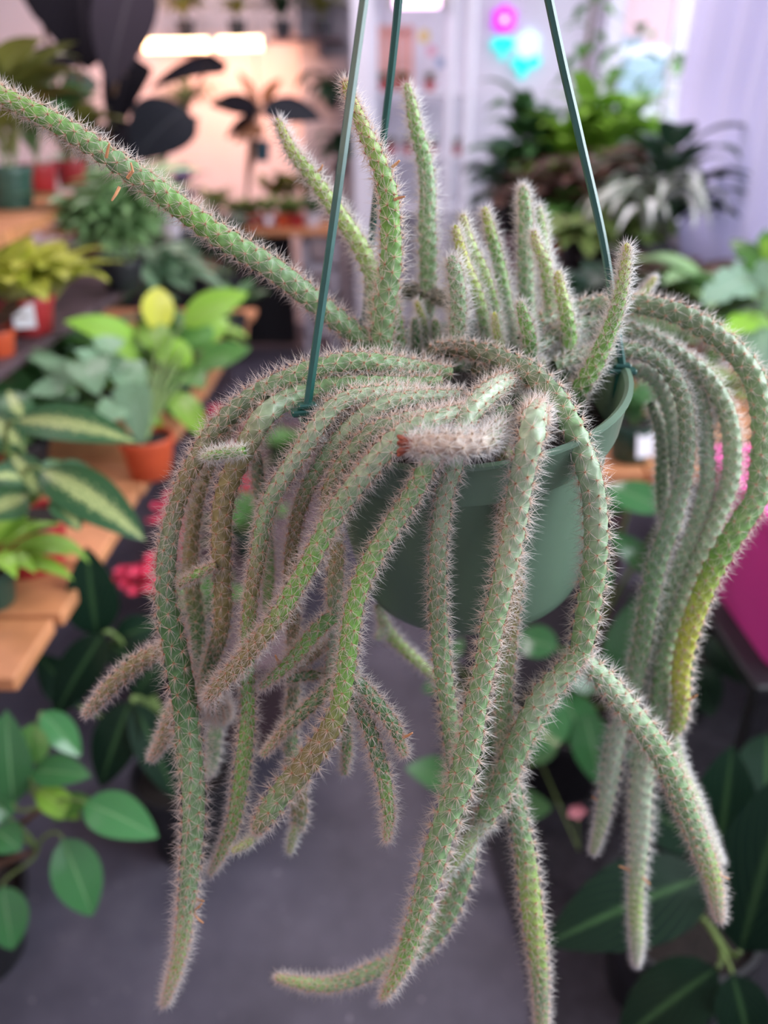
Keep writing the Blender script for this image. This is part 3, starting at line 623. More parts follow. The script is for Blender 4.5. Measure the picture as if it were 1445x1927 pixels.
# ---- room shell
m_floor, nt, b = newmat('floor_concrete')
tc = nd(nt, 'ShaderNodeTexCoord'); n1 = nd(nt, 'ShaderNodeTexNoise'); n1.inputs['Scale'].default_value = 2.6; n1.inputs['Detail'].default_value = 8; n1.inputs['Roughness'].default_value = .65
nt.links.new(tc.outputs['Object'], n1.inputs['Vector'])
r1 = ramp(nt, [(.32, (.042, .039, .056)), (.52, (.085, .079, .108)), (.72, (.15, .14, .178))]); nt.links.new(n1.outputs['Fac'], r1.inputs['Fac'])
n2 = nd(nt, 'ShaderNodeTexNoise'); n2.inputs['Scale'].default_value = 38; n2.inputs['Detail'].default_value = 3; nt.links.new(tc.outputs['Object'], n2.inputs['Vector'])
r2 = ramp(nt, [(.68, (0, 0, 0)), (.75, (1, 1, 1))]); nt.links.new(n2.outputs['Fac'], r2.inputs['Fac'])
mx = nd(nt, 'ShaderNodeMix', data_type='RGBA'); nt.links.new(r2.outputs['Color'], mx.inputs[0]); nt.links.new(r1.outputs['Color'], mx.inputs[6]); mx.inputs[7].default_value = (.24, .22, .27, 1)
nt.links.new(mx.outputs[2], b.inputs['Base Color']); b.inputs['Roughness'].default_value = .55
m_wall = plain('wall_paint', (.74, .71, .80), .7, .04, 3); m_wallp = plain('wall_pink_lit', (.78, .66, .66), .7, .04, 3)  # m_wallp has the tubes' pink light put into the wall colour
m_white = plain('white_paint', (.80, .79, .88), .5, .04, 6); m_greyw = plain('grey_partition', (.36, .34, .38), .7, .1, 4)
m_woodo = plain('bench_wood', (.56, .24, .105), .55, .22, 14, bump=.15); m_woodd = plain('dark_wood', (.105, .065, .075), .55, .25, 14)
m_black = plain('black_plastic', (.012, .012, .015), .5, .3, 30); m_red = plain('red_pot', (.40, .03, .035), .4, .12, 12); m_orp = plain('orange_red_pot', (.55, .085, .03), .4, .12, 12)
m_grnp = plain('dark_green_pot', (.03, .085, .06), .4, .15, 12); m_teal = plain('teal_pot', (.012, .06, .09), .4, .15, 12); m_blk = plain('black_pot', (.02, .02, .026), .45, .2, 12)
m_whp = plain('white_pot', (.72, .70, .78), .4, .05, 12); m_pink = plain('magenta_tub', (.80, .06, .36), .4, .06, 5); m_block = plain('cinder_block', (.48, .46, .52), .9, .15, 40, bump=.4)

def struct(o): o['kind'] = 'structure'; return o
struct(MB().box((-4, -1.5, -.1), (1.55, 6.1, 0)).build('floor', m_floor, smooth=False, loc=(0, 0, 0)))
struct(MB().box((-4, 6.0, 0), (1.55, 6.12, 3.2)).build('wall_back', m_wall, smooth=False))
struct(MB().box((-4.12, -1.5, 0), (-4, 6.12, 3.2)).build('wall_left', m_wall, smooth=False))
struct(MB().box((-4.12, -1.62, 0), (1.55, -1.5, 3.2)).build('wall_front', m_wall, smooth=False))
struct(MB().box((-4.12, -1.5, 3.2), (1.55, 6.12, 3.3)).build('ceiling', m_wall, smooth=False))
WX = 1.43
w = MB().box((WX, -1.5, 0), (WX + .12, 6.0, .95)); w.box((WX, -1.5, 2.62), (WX + .12, 6.0, 3.2)); w.box((WX, 5.86, .95), (WX + .12, 6.0, 2.62)); w.box((WX, -1.5, .95), (WX + .12, -.6, 2.62))
struct(w.build('wall_right', m_wall, smooth=False))
m_glass, nt, b = newmat('window_glass')
gl = nd(nt, 'ShaderNodeBsdfGlossy'); gl.inputs['Roughness'].default_value = .0; tr = nd(nt, 'ShaderNodeBsdfTransparent'); lw_ = nd(nt, 'ShaderNodeLayerWeight'); lw_.inputs['Blend'].default_value = .5
p5 = nd(nt, 'ShaderNodeMath', operation='POWER'); p5.inputs[1].default_value = 5; nt.links.new(lw_.outputs['Facing'], p5.inputs[0])
fr = nd(nt, 'ShaderNodeMath', operation='MULTIPLY_ADD'); fr.inputs[1].default_value = .96; fr.inputs[2].default_value = .04; nt.links.new(p5.outputs[0], fr.inputs[0])
ms = nd(nt, 'ShaderNodeMixShader'); nt.links.new(fr.outputs[0], ms.inputs[0]); nt.links.new(tr.outputs[0], ms.inputs[1]); nt.links.new(gl.outputs[0], ms.inputs[2]); nt.links.new(ms.outputs[0], nt.nodes['Material Output'].inputs['Surface'])
ys = [-.6, .7, 2.0, 3.25, 4.55, 5.86]
win = bpy.data.objects.new('window_1', None); COL.objects.link(win); win.location = (WX + .05, 2.6, .95); struct(win)
for y in ys[1:-1]: MB().box((WX + .01, y - .022, .95), (WX + .10, y + .022, 2.62), .004).build('mullion', m_white, win, smooth=False)
MB().box((WX - .06, -.6, .93), (WX + .02, 5.86, .965), .004).build('window_sill', m_white, win, smooth=False)
for a, c in zip(ys[:-1], ys[1:]): MB().box((WX + .05, a + .022, .965), (WX + .056, c - .022, 2.62)).build('pane', m_glass, win, smooth=False)
# grey partition, white column and pipes on the far side
def wallbox(name, x0, x1, y0, y1, Y, th, mat):
    a = at(x0, y1, Y); c = at(x1, y0, Y); return MB().box((a.x, Y, a.z), (c.x, Y + th, c.z), .004)
a = at(572, 300, 5.75); c = at(662, 300, 5.75)
struct(MB().box((a.x, 5.75, 0), (c.x, 5.98, 3.2)).build('wall_partition', m_greyw, smooth=False))
a = at(664, 200, 5.2); c = at(700, 200, 5.2)
struct(MB().box((a.x, 5.2, 0), (c.x, 5.36, 3.2), .006).build('trim_1', m_white, smooth=False))
# wall panel behind the tube lights, their pink glow mixed into its colour
a = at(-120, 300, 5.95); c = at(572, 300, 5.95)
struct(MB().box((a.x, 5.94, 0), (c.x, 5.995, 3.2)).build('wall_left_section', m_wallp, smooth=False))

# fill lights added above the view to brighten the far part of the shop
for i, (x, y) in enumerate([(-1.3, 2.2), (-1.0, 4.4), (.5, 3.4)]):
    area('ceiling_fill', (x, y, 3.1), (x, y, 0), (1.2, .5), 20, (1.0, .86, .93))

# ---- tube lights
m_tube = emis('tube_glow', (1.0, .66, .36), 6); m_tubep = emis('tube_glow_pink', (1.0, .62, .95), 2.6); m_cap = plain('tube_cap', (.55, .5, .45), .4)
def tube_light(name, x0, x1, y0, y1, Y, mat, label, group=None):
    a = at(x0, y0, Y); c = at(x1, y1, Y); d = (c - a).normalized(); r = .035
    root = thing(name, (a + c) / 2, label, 'light', group)
    MB().tube([a + d * .02, c - d * .02], r, 14).build('tube', mat, root)
    for p, s in ((a, 1), (c, -1)): MB().tube([p - d * s * .012, p + d * s * .022], r * 1.08, 14).build('end_cap', m_cap, root)
    m = (a + c) / 2
    MB().box((a.x, Y + r, m.z - .01), (c.x, Y + r + .03, m.z + .03), .003).build('fixture', m_cap, root)
    return root
tube_light('tube_light', 266, 400, 86, 84, 5.5, m_tube, 'longer glowing warm tube light, nearer the dark leaves')
tube_light('tube_light', 405, 500, 83, 81, 5.5, m_tube, 'shorter glowing warm tube light, right end of the pair')
tube_light('tube_light', 735, 834, 2, 1, 5.4, m_tubep, 'pink glowing tube light at the top edge above the white rack')
g = area('tube_light_glow', tuple(at(385, 110, 5.35)), tuple(at(385, 220, 5.95)), (1.0, .08), 9, (1.0, .48, .32))

# ---- neon flowers on the lavender wall
m_nm = emis('neon_magenta', (.55, .01, .70), .8); m_nw = emis('neon_white', (.50, .68, .90), .75); m_nc = emis('neon_cyan', (.0, .70, .62), .7); m_ny = emis('neon_centre', (1.0, .72, .55), .9)
def neon(px, py, R, mat, mc, leaves, label, Y=5.97):
    c = at(px, py, Y); s = m_px(c, 1); root = thing('neon_flower', c, label, 'sign', 'neon flowers on the far wall')
    def disc(x, z, rx, rz, ang=0, th=.012):
        m = MB(); n = 18; V = []
        for y in (Y - th, Y + .012):
            for k in range(n):
                a = 2 * math.pi * k / n; q = (math.cos(a) * rx, math.sin(a) * rz); V.append((c.x + x + q[0] * math.cos(ang) - q[1] * math.sin(ang), y, c.z + z + q[0] * math.sin(ang) + q[1] * math.cos(ang)))
        return m.add(V, [tuple(range(n))[::-1], tuple(range(n, 2 * n))] + [(k, (k + 1) % n, (k + 1) % n + n, k + n) for k in range(n)])
    for k in range(6):
        a = 2 * math.pi * k / 6 + .5; disc(math.cos(a) * R * .62 * s, math.sin(a) * R * .62 * s, R * .40 * s, R * .36 * s, a).build('petal', mat, root, smooth=False)
    disc(0, 0, R * .26 * s, R * .26 * s, 0, .02).build('flower_centre', mc, root, smooth=False)
    for (x, y, rx, rz, ang) in leaves: disc(x * s, -y * s, rx * s, rz * s, ang).build('leaf', m_nc, root, smooth=False)
    return root
neon(949, 37, 24, m_nm, m_ny, [(-11, 38, 13, 9, .6), (10, 38, 13, 9, -.7), (0, 56, 6, 10, 0)], 'glowing magenta neon flower with cyan leaves, upper of the two')
neon(993, 83, 24, m_nw, m_nw, [(-14, 32, 15, 9, -.3), (12, 30, 15, 9, .3), (-6, 46, 7, 11, -.4)], 'glowing white neon flower with cyan leaves, lower of the two')

# ---- outside the window
m_asph = plain('outdoor_paving', (.42, .42, .46), .9, .1, 2); m_carw = plain('van_paint', (.82, .84, .90), .25, .02); m_carg = plain('van_glass', (.22, .38, .46), .1, .05); m_house = plain('house_wall', (.70, .45, .48), .8, .06); m_roof = plain('roof_tile', (.50, .40, .46), .8, .1)
struct(MB().box((1.56, -4, -.1), (30, 40, .35)).build('ground_outside', m_asph, smooth=False))
vb = at(1190, 215, 15); vx, vy = vb.x, 15
van = thing('van', (vx, vy + 1.0, .35), 'white van parked in the street beyond the window', 'van')
bd = MB()
pr_ = [(-1.05, .30), (1.05, .30), (1.05, 1.25), (.98, 1.35), (.86, 2.05), (.78, 2.15), (-.78, 2.15), (-.86, 2.05), (-.98, 1.35), (-1.05, 1.25)]
V = [(vx + x, vy + (0 if z < 1.35 else (z - 1.3) * .7), .35 + z) for x, z in pr_] + [(vx + x, vy + 4.2, .35 + z) for x, z in pr_]; k = len(pr_)
bd.add(V, [tuple(range(k)), tuple(range(k, 2 * k))[::-1]] + [(i, (i + 1) % k, (i + 1) % k + k, i + k) for i in range(k)]); bd.build('body', m_carw, van, smooth=False)
g_ = MB(); V = [(vx + x, vy + (z - 1.3) * .7 - .02, .35 + z) for x, z in [(-.88, 1.40), (.88, 1.40), (.76, 2.0), (-.76, 2.0)]]; g_.add(V + [(a, b_ + .05, c_) for a, b_, c_ in V], [(0, 1, 2, 3), (7, 6, 5, 4), (0, 4, 5, 1), (2, 6, 7, 3), (1, 5, 6, 2), (0, 3, 7, 4)]).build('windshield', m_carg, van, smooth=False)
MB().box((vx - .95, vy - .08, .35 + .35), (vx + .95, vy + .02, .35 + .60), .03).build('bumper', m_greyw, van)
MB().box((vx - .5, vy - .03, .35 + .72), (vx + .5, vy + .02, .35 + .98), .02).build('grille', m_black, van)
for s in (-1, 1):
    MB().box((vx + s * .78 - .16, vy - .04, .35 + .78), (vx + s * .78 + .16, vy + .03, .35 + 1.0), .03).build('headlight', m_whp, van)
    for y in (.8, 3.3): MB().tube([(vx + s * .82, vy + y, .35 + .34), (vx + s * 1.06, vy + y, .35 + .34)], .34, 20).build('wheel', m_black, van)
hs = at(1255, 60, 24); hx = hs.x
ho = thing('house', (hx, 26, .35), 'pale pink gabled house across the street', 'house')
h_ = MB(); pr_ = [(-2.2, 0), (2.2, 0), (2.2, 3.7), (0, 5.2), (-2.2, 3.7)]; V = [(hx + x, 24, .35 + z) for x, z in pr_] + [(hx + x, 29, .35 + z) for x, z in pr_]
h_.add(V, [tuple(range(5)), tuple(range(5, 10))[::-1]] + [(i, (i + 1) % 5, (i + 1) % 5 + 5, i + 5) for i in range(5)]).build('wall', m_house, ho, smooth=False)
for s in (-1, 1):
    q = MB(); V = [(hx, 23.7, .35 + 5.35), (hx + s * 2.6, 23.7, .35 + 3.55), (hx + s * 2.6, 29.2, .35 + 3.55), (hx, 29.2, .35 + 5.35)]
    q.add([Vector(v) for v in V] + [Vector(v) - Vector((0, 0, .14)) for v in V], [(0, 1, 2, 3), (7, 6, 5, 4), (0, 4, 5, 1), (1, 5, 6, 2), (2, 6, 7, 3), (3, 7, 4, 0)]).build('roof', m_roof, ho, smooth=False)
    MB().box((hx + s * 1.0 - .4, 23.94, 2.2), (hx + s * 1.0 + .4, 24.02, 3.3)).build('window', m_carg, ho, smooth=False)

# ---- curtain
m_curt, nt, b = newmat('curtain_fabric'); b.inputs['Base Color'].default_value = (.80, .78, .90, 1); b.inputs['Roughness'].default_value = .85
wv = nd(nt, 'ShaderNodeTexWave'); wv.inputs['Scale'].default_value = 140; tc = nd(nt, 'ShaderNodeTexCoord'); nt.links.new(tc.outputs['Object'], wv.inputs['Vector']); bp = nd(nt, 'ShaderNodeBump'); bp.inputs['Strength'].default_value = .05
nt.links.new(wv.outputs['Fac'], bp.inputs['Height']); nt.links.new(bp.outputs['Normal'], b.inputs['Normal'])
tr = nd(nt, 'ShaderNodeBsdfTranslucent'); tr.inputs['Color'].default_value = (.82, .80, .93, 1); ms = nd(nt, 'ShaderNodeMixShader'); ms.inputs[0].default_value = .45
nt.links.new(b.outputs[0], ms.inputs[1]); nt.links.new(tr.outputs[0], ms.inputs[2]); nt.links.new(ms.outputs[0], nt.nodes['Material Output'].inputs['Surface'])
V = []; nu, nvv = 90, 22
for j in range(nvv + 1):
    z = .62 + (2.72 - .62) * j / nvv; q = j / nvv
    y1 = 3.62 - .62 * max(0, 1 - (z - .62) / .85) ** 1.2; y0 = 2.0 + .35 * max(0, 1 - (z - .62) / 1.3)
    for i in range(nu + 1):
        f = i / nu; y = y0 + (y1 - y0) * f
        V.append((1.27 + .055 * math.sin(f * 44 + .5 * math.sin(q * 3)) * (.75 + .25 * q) + .02 * math.sin(f * 13) - .05 * (1 - q), y, z))
Fa = [(j * (nu + 1) + i, j * (nu + 1) + i + 1, (j + 1) * (nu + 1) + i + 1, (j + 1) * (nu + 1) + i) for j in range(nvv) for i in range(nu)]
cr = thing('curtain', (1.27, 2.85, .62), 'long white curtain hanging in soft folds beside the window', 'curtain')
cp = link('drape', mesh('drape', [Vector(v) - Vector((1.27, 2.85, .62)) for v in V], Fa), m_curt, cr)
sd = cp.modifiers.new('thickness', 'SOLIDIFY'); sd.thickness = .003
MB().tube([(1.27, 1.0, 2.74), (1.27, 5.9, 2.74)], .014, 10).build('curtain_rod', m_white, cr)
for y in (1.05, 3.3, 5.85): MB().tube([(1.27, y, 2.74), (1.44, y, 2.74)], .009, 8).build('rod_bracket', m_white, cr)
# ---- benches and shelves
def board_row(root, x0, x1, y0, y1, z, wdt, gap, th, mat, along='x', jag=.012, skip=()):
    n = int((y1 - y0) / (wdt + gap)) if along == 'x' else int((x1 - x0) / (wdt + gap))
    for i in range(n):
        if i in skip: continue
        j = random.uniform(-jag, jag)
        if along == 'x': MB().box((x0, y0 + i * (wdt + gap), z - th), (x1 + j, y0 + i * (wdt + gap) + wdt, z), .003).build('board', mat, root, smooth=False)
        else: MB().box((x0 + i * (wdt + gap), y0 + j, z - th), (x0 + i * (wdt + gap) + wdt, y1, z), .003).build('board', mat, root, smooth=False)
def legs(root, xs, ys_, z, mat, s=.03):
    for x in xs:
        for y in ys_: MB().box((x - s, y - s, 0), (x + s, y + s, z), .003).build('leg', mat, root, smooth=False)
BZ = .75
bench = thing('plant_bench', (-.85, 1.85, 0), 'orange wooden slatted bench along the left, crowded with potted plants', 'bench')
board_row(bench, -1.45, -.485, .80, 3.15, BZ, .135, .012, .024, m_woodo, skip=())
for x in (-.60, -1.35): MB().box((x - .02, .86, BZ - .10), (x + .02, 3.1, BZ - .024), .002).build('rail', m_woodo, bench, smooth=False)
legs(bench, (-.80, -1.35), (1.05, 3.05), BZ - .10, m_woodd)
tier = thing('riser_shelf', (-1.05, 1.85, BZ), 'dark purple-brown riser shelf raised above the left bench', 'shelf')
board_row(tier, -1.45, -.72, 1.35, 2.65, .98, .30, .006, .022, m_woodd, jag=.004)
for y in (1.40, 2.55):
    for x in (-1.4, -.95): MB().box((x - .025, y - .025, BZ), (x + .025, y + .025, .958), .002).build('leg', m_woodd, tier, smooth=False)
hi = thing('upper_shelf', (-1.2, 2.1, 0), 'high reddish wooden shelf at the left edge holding red pots', 'shelf')
for i in range(4):
    f0, f1 = i / 4 + .004, (i + 1) / 4 - .004; q = MB(); V = []
    for z in (1.165, 1.19):
        for f in (f0, f1): V += [(-.755 - .14 * f, 1.45 + 1.15 * f, z), (-1.45, 1.45 + 1.15 * f, z)]
    q.add(V, [(0, 1, 3, 2), (4, 6, 7, 5), (0, 4, 5, 1), (2, 3, 7, 6), (0, 2, 6, 4), (1, 5, 7, 3)]).build('board', m_woodo, hi, smooth=False)
for y in (1.55, 2.5):
    MB().box((-1.50, y - .02, 0), (-1.46, y + .02, 1.165), .002).build('post', m_woodd, hi, smooth=False)
    MB().box((-1.48, y - .015, 1.12), (-.95, y + .015, 1.165), .002).build('bracket', m_woodd, hi, smooth=False)
# far table on cinder blocks with a row of small pots
tb = thing('far_table', (-.95, 5.1, 0), 'low wooden plank table with a row of small red pots at the back', 'table')
a = at(365, 430, 4.85); c = at(628, 430, 4.85); TZ = a.z
for i in range(3): MB().box((a.x - .9, 4.80 + i * .17, TZ - .035), (c.x, 4.80 + i * .17 + .162, TZ), .003).build('board', m_woodo, tb, smooth=False)
for x in (a.x - .8, (a.x + c.x) / 2 - .25): MB().box((x - .03, 4.9, 0), (x + .03, 5.25, TZ - .035), .003).build('leg', m_woodd, tb, smooth=False)
MB().box((a.x - .85, 5.24, .02), (c.x - .3, 5.27, TZ - .04)).build('back_panel', m_black, tb, smooth=False)
cbx = c.x - .10; cb_h = (TZ - .035) / 2
for i in range(2):
    z0 = i * cb_h; root = thing('cinder_block', (cbx, 4.98, z0), ['grey two-holed cinder block on the floor under the far table', 'grey two-holed cinder block just below the far table top'][i], 'block', 'cinder blocks under the far table')
    q = MB(); x0, x1, y0, y1 = cbx - .10, cbx + .10, 4.86, 5.14; z1 = z0 + cb_h; t = .035; zm = (z0 + z1) / 2
    for lo, hi_ in (((x0, y0, z0), (x0 + t, y1, z1)), ((x1 - t, y0, z0), (x1, y1, z1)), ((x0, y0, z0), (x1, y1, z0 + t)), ((x0, y0, z1 - t), (x1, y1, z1)), ((x0, y0, zm - t / 2), (x1, y1, zm + t / 2))): q.box(lo, hi_)
    q.build('block_shell', m_block, root, smooth=False)
# wall shelf above the tube lights
ws = at(320, 72, 5.6); we = at(648, 66, 5.6)
wsf = thing('wall_shelf', ((ws.x + we.x) / 2, 5.7, ws.z), 'narrow shelf on the far wall above the warm tube lights', 'shelf')
MB().box((ws.x, 5.52, ws.z - .015), (we.x, 5.75, ws.z), .003).build('shelf_board', m_woodd, wsf, smooth=False)
for x in (ws.x + .1, we.x - .15): MB().box((x - .012, 5.55, ws.z - .10), (x + .012, 5.94, ws.z - .015)).build('bracket', m_woodd, wsf, smooth=False)
# white rack by the lavender wall
rk = thing('white_rack', (.5, 5.6, 0), 'white metal display rack against the lavender wall', 'rack')
xa = at(702, 200, 5.5).x; xb = at(845, 200, 5.45).x; xc = at(880, 200, 5.45).x
for x, y in ((xb, 5.45), (xc, 5.45), (xa, 5.45), (xa, 5.9)): MB().tube([(x, y, 0), (x, y, 2.9)], .033, 10).build('upright', m_white, rk)
SHZ = [at(780, v, 5.45).z for v in (172, 292, 392)]
for z in SHZ: MB().box((xa - .03, 5.42, z - .02), (xc + .03, 5.92, z), .003).build('shelf_board', m_white, rk, smooth=False)
a = at(703, 152, 5.5); c = at(781, 44, 5.5)
pn = thing('slatted_crate', ((a.x + c.x) / 2, 5.6, SHZ[0]), 'salmon pink slatted crate standing on the white rack', 'crate')
m_sal = plain('salmon_wood', (.72, .36, .30), .6, .1, 10)
for i in range(5):
    x = a.x + (c.x - a.x) * (i + .08) / 5; MB().box((x, 5.60, SHZ[0]), (x + (c.x - a.x) / 5 * .84, 5.615, c.z), .002).build('slat', m_sal, pn, smooth=False)
for z in (SHZ[0] + .02, c.z - .06): MB().box((a.x, 5.615, z), (c.x, 5.64, z + .04)).build('crossbar', m_sal, pn, smooth=False)
for (px, py, R, col, lab) in ((798, 68, 13, (.75, .55, .06), 'yellow paper pinwheel on the white rack upright display'), (812, 96, 11, (.75, .30, .42), 'pink paper pinwheel beside the salmon crate'), (828, 118, 10, (.12, .28, .50), 'blue paper pinwheel lowest beside the salmon crate')):
    p0 = at(px, py, 5.55); s = m_px(p0, 1); rt = thing('paper_pinwheel', Vector((p0.x, 5.55, SHZ[0])), lab, 'ornament', 'paper pinwheels on the rack'); mm = plain('paper_' + lab.split()[0], col, .7, .1)
    MB().tube([(p0.x, 5.56, SHZ[0]), (p0.x, 5.56, p0.z)], .004, 6).build('stick', m_white, rt)
    for k in range(6):
        aa = k * math.pi / 3; d = Vector((math.cos(aa), 0, math.sin(aa))) * R * s; e = Vector((math.cos(aa + .8), -.25, math.sin(aa + .8))) * R * s * .8
        MB().add([p0, p0 + d, p0 + e, p0 + Vector((0, .004, 0)), p0 + d + Vector((0, .004, 0)), p0 + e + Vector((0, .004, 0))], [(0, 1, 2), (5, 4, 3), (0, 3, 4, 1), (1, 4, 5, 2), (2, 5, 3, 0)]).build('vane', mm, rt, smooth=False)
# right-hand benches
rb = thing('window_bench', (1.05, 4.0, 0), 'dark plant bench under the window with mixed foliage', 'bench')
board_row(rb, .50, 1.14, 2.7, 5.5, .86, .18, .008, .03, m_woodd, jag=.01)
legs(rb, (.56, 1.08), (2.8, 5.35), .83, m_woodd)
r2b = thing('wooden_table', (.85, 1.85, 0), 'terracotta-coloured wooden table behind the hanging pot, right side', 'table')
board_row(r2b, .42, 1.12, 1.46, 2.45, BZ, .12, .006, .028, m_woodo, along='y', jag=.006)
legs(r2b, (.50, 1.06), (1.52, 2.4), BZ - .028, m_woodd)
MB().box((.45, 2.3, BZ - .09), (1.10, 2.34, BZ - .028)).build('rail', m_woodd, r2b, smooth=False)
pt = thing('magenta_tub', (.80, 1.12, .61), 'bright magenta plastic tub at the right edge', 'tub')
q = MB()
def ring(x0, x1, y0, y1, z, r=.04, n=6):
    V = []
    for cx, cy, a0 in ((x1 - r, y1 - r, 0), (x0 + r, y1 - r, 1), (x0 + r, y0 + r, 2), (x1 - r, y0 + r, 3)):
        for k in range(n): a = (a0 + k / (n - 1)) * math.pi / 2; V.append((cx + r * math.cos(a), cy + r * math.sin(a), z))
    return V
DX, DZ = .02, .25
rings = [ring(x0 + DX, x1 + DX, y0, y1, z + DZ) for x0, x1, y0, y1, z in ((.60, .98, .98, 1.26, .36), (.565, 1.01, .955, 1.285, .60), (.55, 1.025, .94, 1.30, .605), (.55, 1.025, .94, 1.30, .625), (.575, 1.0, .965, 1.275, .625), (.61, .97, .99, 1.25, .38))]
V = [v for r_ in rings for v in r_]; k = 24
q.add(V, [(i * k + j, i * k + (j + 1) % k, (i + 1) * k + (j + 1) % k, (i + 1) * k + j) for i in range(5) for j in range(k)] + [tuple(range(k))[::-1], tuple(range(5 * k, 6 * k))]); q.build('tub_body', m_pink, pt)
st = thing('black_stand', (.80, 1.12, 0), 'black metal stand under the magenta tub', 'stand')
MB().box((.58, .95, .585), (1.04, 1.29, .61), .004).build('stand_top', m_black, st, smooth=False)
legs(st, (.61, 1.01), (.98, 1.26), .585, m_black, .015)

# ---- leaf materials
LM = {
 'yellow': leafmat('leaf_yellow', (.52, .56, .07), (.55, .55, .2), rough=.4), 'green': leafmat('leaf_green', (.085, .235, .045), (.22, .40, .12)),
 'lime': leafmat('leaf_lime', (.24, .47, .05), (.38, .52, .15)), 'pale': leafmat('leaf_pale', (.30, .50, .22), (.38, .5, .3)), 'mid': leafmat('leaf_mid', (.06, .17, .055), (.16, .28, .11)),
 'dark': leafmat('leaf_dark', (.018, .055, .028), (.055, .13, .05), rough=.4), 'calathea': leafmat('leaf_calathea', (.0045, .018, .010), (.04, .095, .033), 'midrib', .5, vs=7, trans=.06, spec=.12),  # calathea: dark velvet leaf, darkened further for the shade it stands in
 'dieff': leafmat('leaf_dieffenbachia', (.035, .12, .045), (.16, .28, .10), 'speckle', .38, c2=(.52, .60, .24)), 'varieg': leafmat('leaf_variegated', (.07, .20, .05), (.3, .4, .15), 'patch', c2=(.48, .52, .16)),
 'black': leafmat('leaf_black', (.007, .006, .009), (.03, .026, .033), rough=.9, trans=.05, spec=.1), 'slate': leafmat('leaf_slate', (.045, .036, .048), (.09, .08, .09), rough=.9, trans=.05, spec=.1), 'steel': leafmat('leaf_steel', (.018, .021, .028), (.05, .055, .06), rough=.85, trans=.05, spec=.15),
 'purple': leafmat('leaf_purple', (.055, .030, .085), (.11, .08, .14)), 'wine': leafmat('leaf_wine', (.11, .022, .035), (.25, .09, .10), c2=(.10, .15, .06), mode='patch'), 'brown': leafmat('leaf_brown', (.22, .09, .035), (.4, .2, .1)),
 'glossy': leafmat('leaf_glossy', (.045, .17, .055), (.20, .38, .17), rough=.17, trans=.12), 'white': leafmat('leaf_white_striped', (.85, .88, .80), (.90, .92, .88), 'edge', c2=(.16, .30, .10)), 'mint': leafmat('leaf_mint', (.30, .48, .34), (.45, .6, .45), rough=.22), 'olive': leafmat('leaf_olive', (.15, .16, .035), (.26, .26, .1)),
 'sage': leafmat('leaf_sage', (.19, .33, .19), (.28, .4, .28))}
m_petal = plain('kalanchoe_petal', (.90, .05, .13), .5, .15, 30); m_pinkp = plain('pink_petal', (.80, .30, .34), .5, .1, 30)

# ---- left bench plants
def zp(x, y, z): return atz(x, y, z)
root = thing('dieffenbachia', zp(62, 1062, BZ), 'cream-speckled dieffenbachia in a red pot on the near bench end', 'plant')
pot_parts(root, .068, .085, m_red)
cr0 = origin(root) + Vector((0, 0, .075))
for b_, t_, hw in [((30, 792, 1.0), (260, 834, .97), 42), ((78, 884, .98), (274, 1018, .92), 50), ((70, 930, 1.0), (20, 850, 1.05), 34), ((50, 935, .98), (-40, 975, .93), 42), ((40, 840, 1.05), (-40, 780, 1.1), 40),
                   ((85, 895, 1.05), (130, 875, 1.12), 24), ((100, 900, 1.02), (190, 900, 1.08), 34), ((45, 800, 1.1), (15, 735, 1.16), 30), ((40, 900, .94), (-20, 900, .90), 30), ((110, 930, .95), (150, 1000, .90), 30)]:
    xl(root, b_, t_, hw, 'ovate', LM['dieff'], .10, .12, pet=cr0, pr=.004)
plant('trailing_philodendron', 'light green long-leaved plant drooping over the near bench corner', zp(-15, 1135, BZ), (.045, .06, m_grnp), ('lance', LM['lime'], .25, 50, -50, .12), 16, .17, jit=.6)
root = thing('syngonium', zp(175, 800, BZ), 'grey-green arrow-leaved plant in mid bench', 'plant'); pot_parts(root, .055, .08, m_blk); cr0 = origin(root) + Vector((0, 0, .07))
for b_, t_, hw in [((190, 690, 1.5), (140, 660, 1.46), 28), ((165, 690, 1.45), (185, 745, 1.40), 34), ((215, 690, 1.5), (205, 665, 1.55), 24), ((240, 700, 1.5), (265, 770, 1.45), 30), ((120, 730, 1.45), (50, 742, 1.40), 26), ((140, 700, 1.5), (48, 672, 1.5), 18),
                   ((250, 750, 1.45), (268, 840, 1.42), 30), ((215, 770, 1.42), (180, 800, 1.38), 26), ((200, 650, 1.52), (235, 640, 1.58), 20), ((100, 690, 1.5), (60, 655, 1.55), 18)]:
    xl(root, b_, t_, hw * 1.3, 'arrow', LM['sage'], .08, .1, pet=cr0, pr=.003)
root = thing('peace_lily', zp(285, 893, BZ), 'broad lime-leaved plant with one yellow leaf in an orange pot', 'plant'); pot_parts(root, .055, .085, m_orp); cr0 = origin(root) + Vector((0, 0, .075))
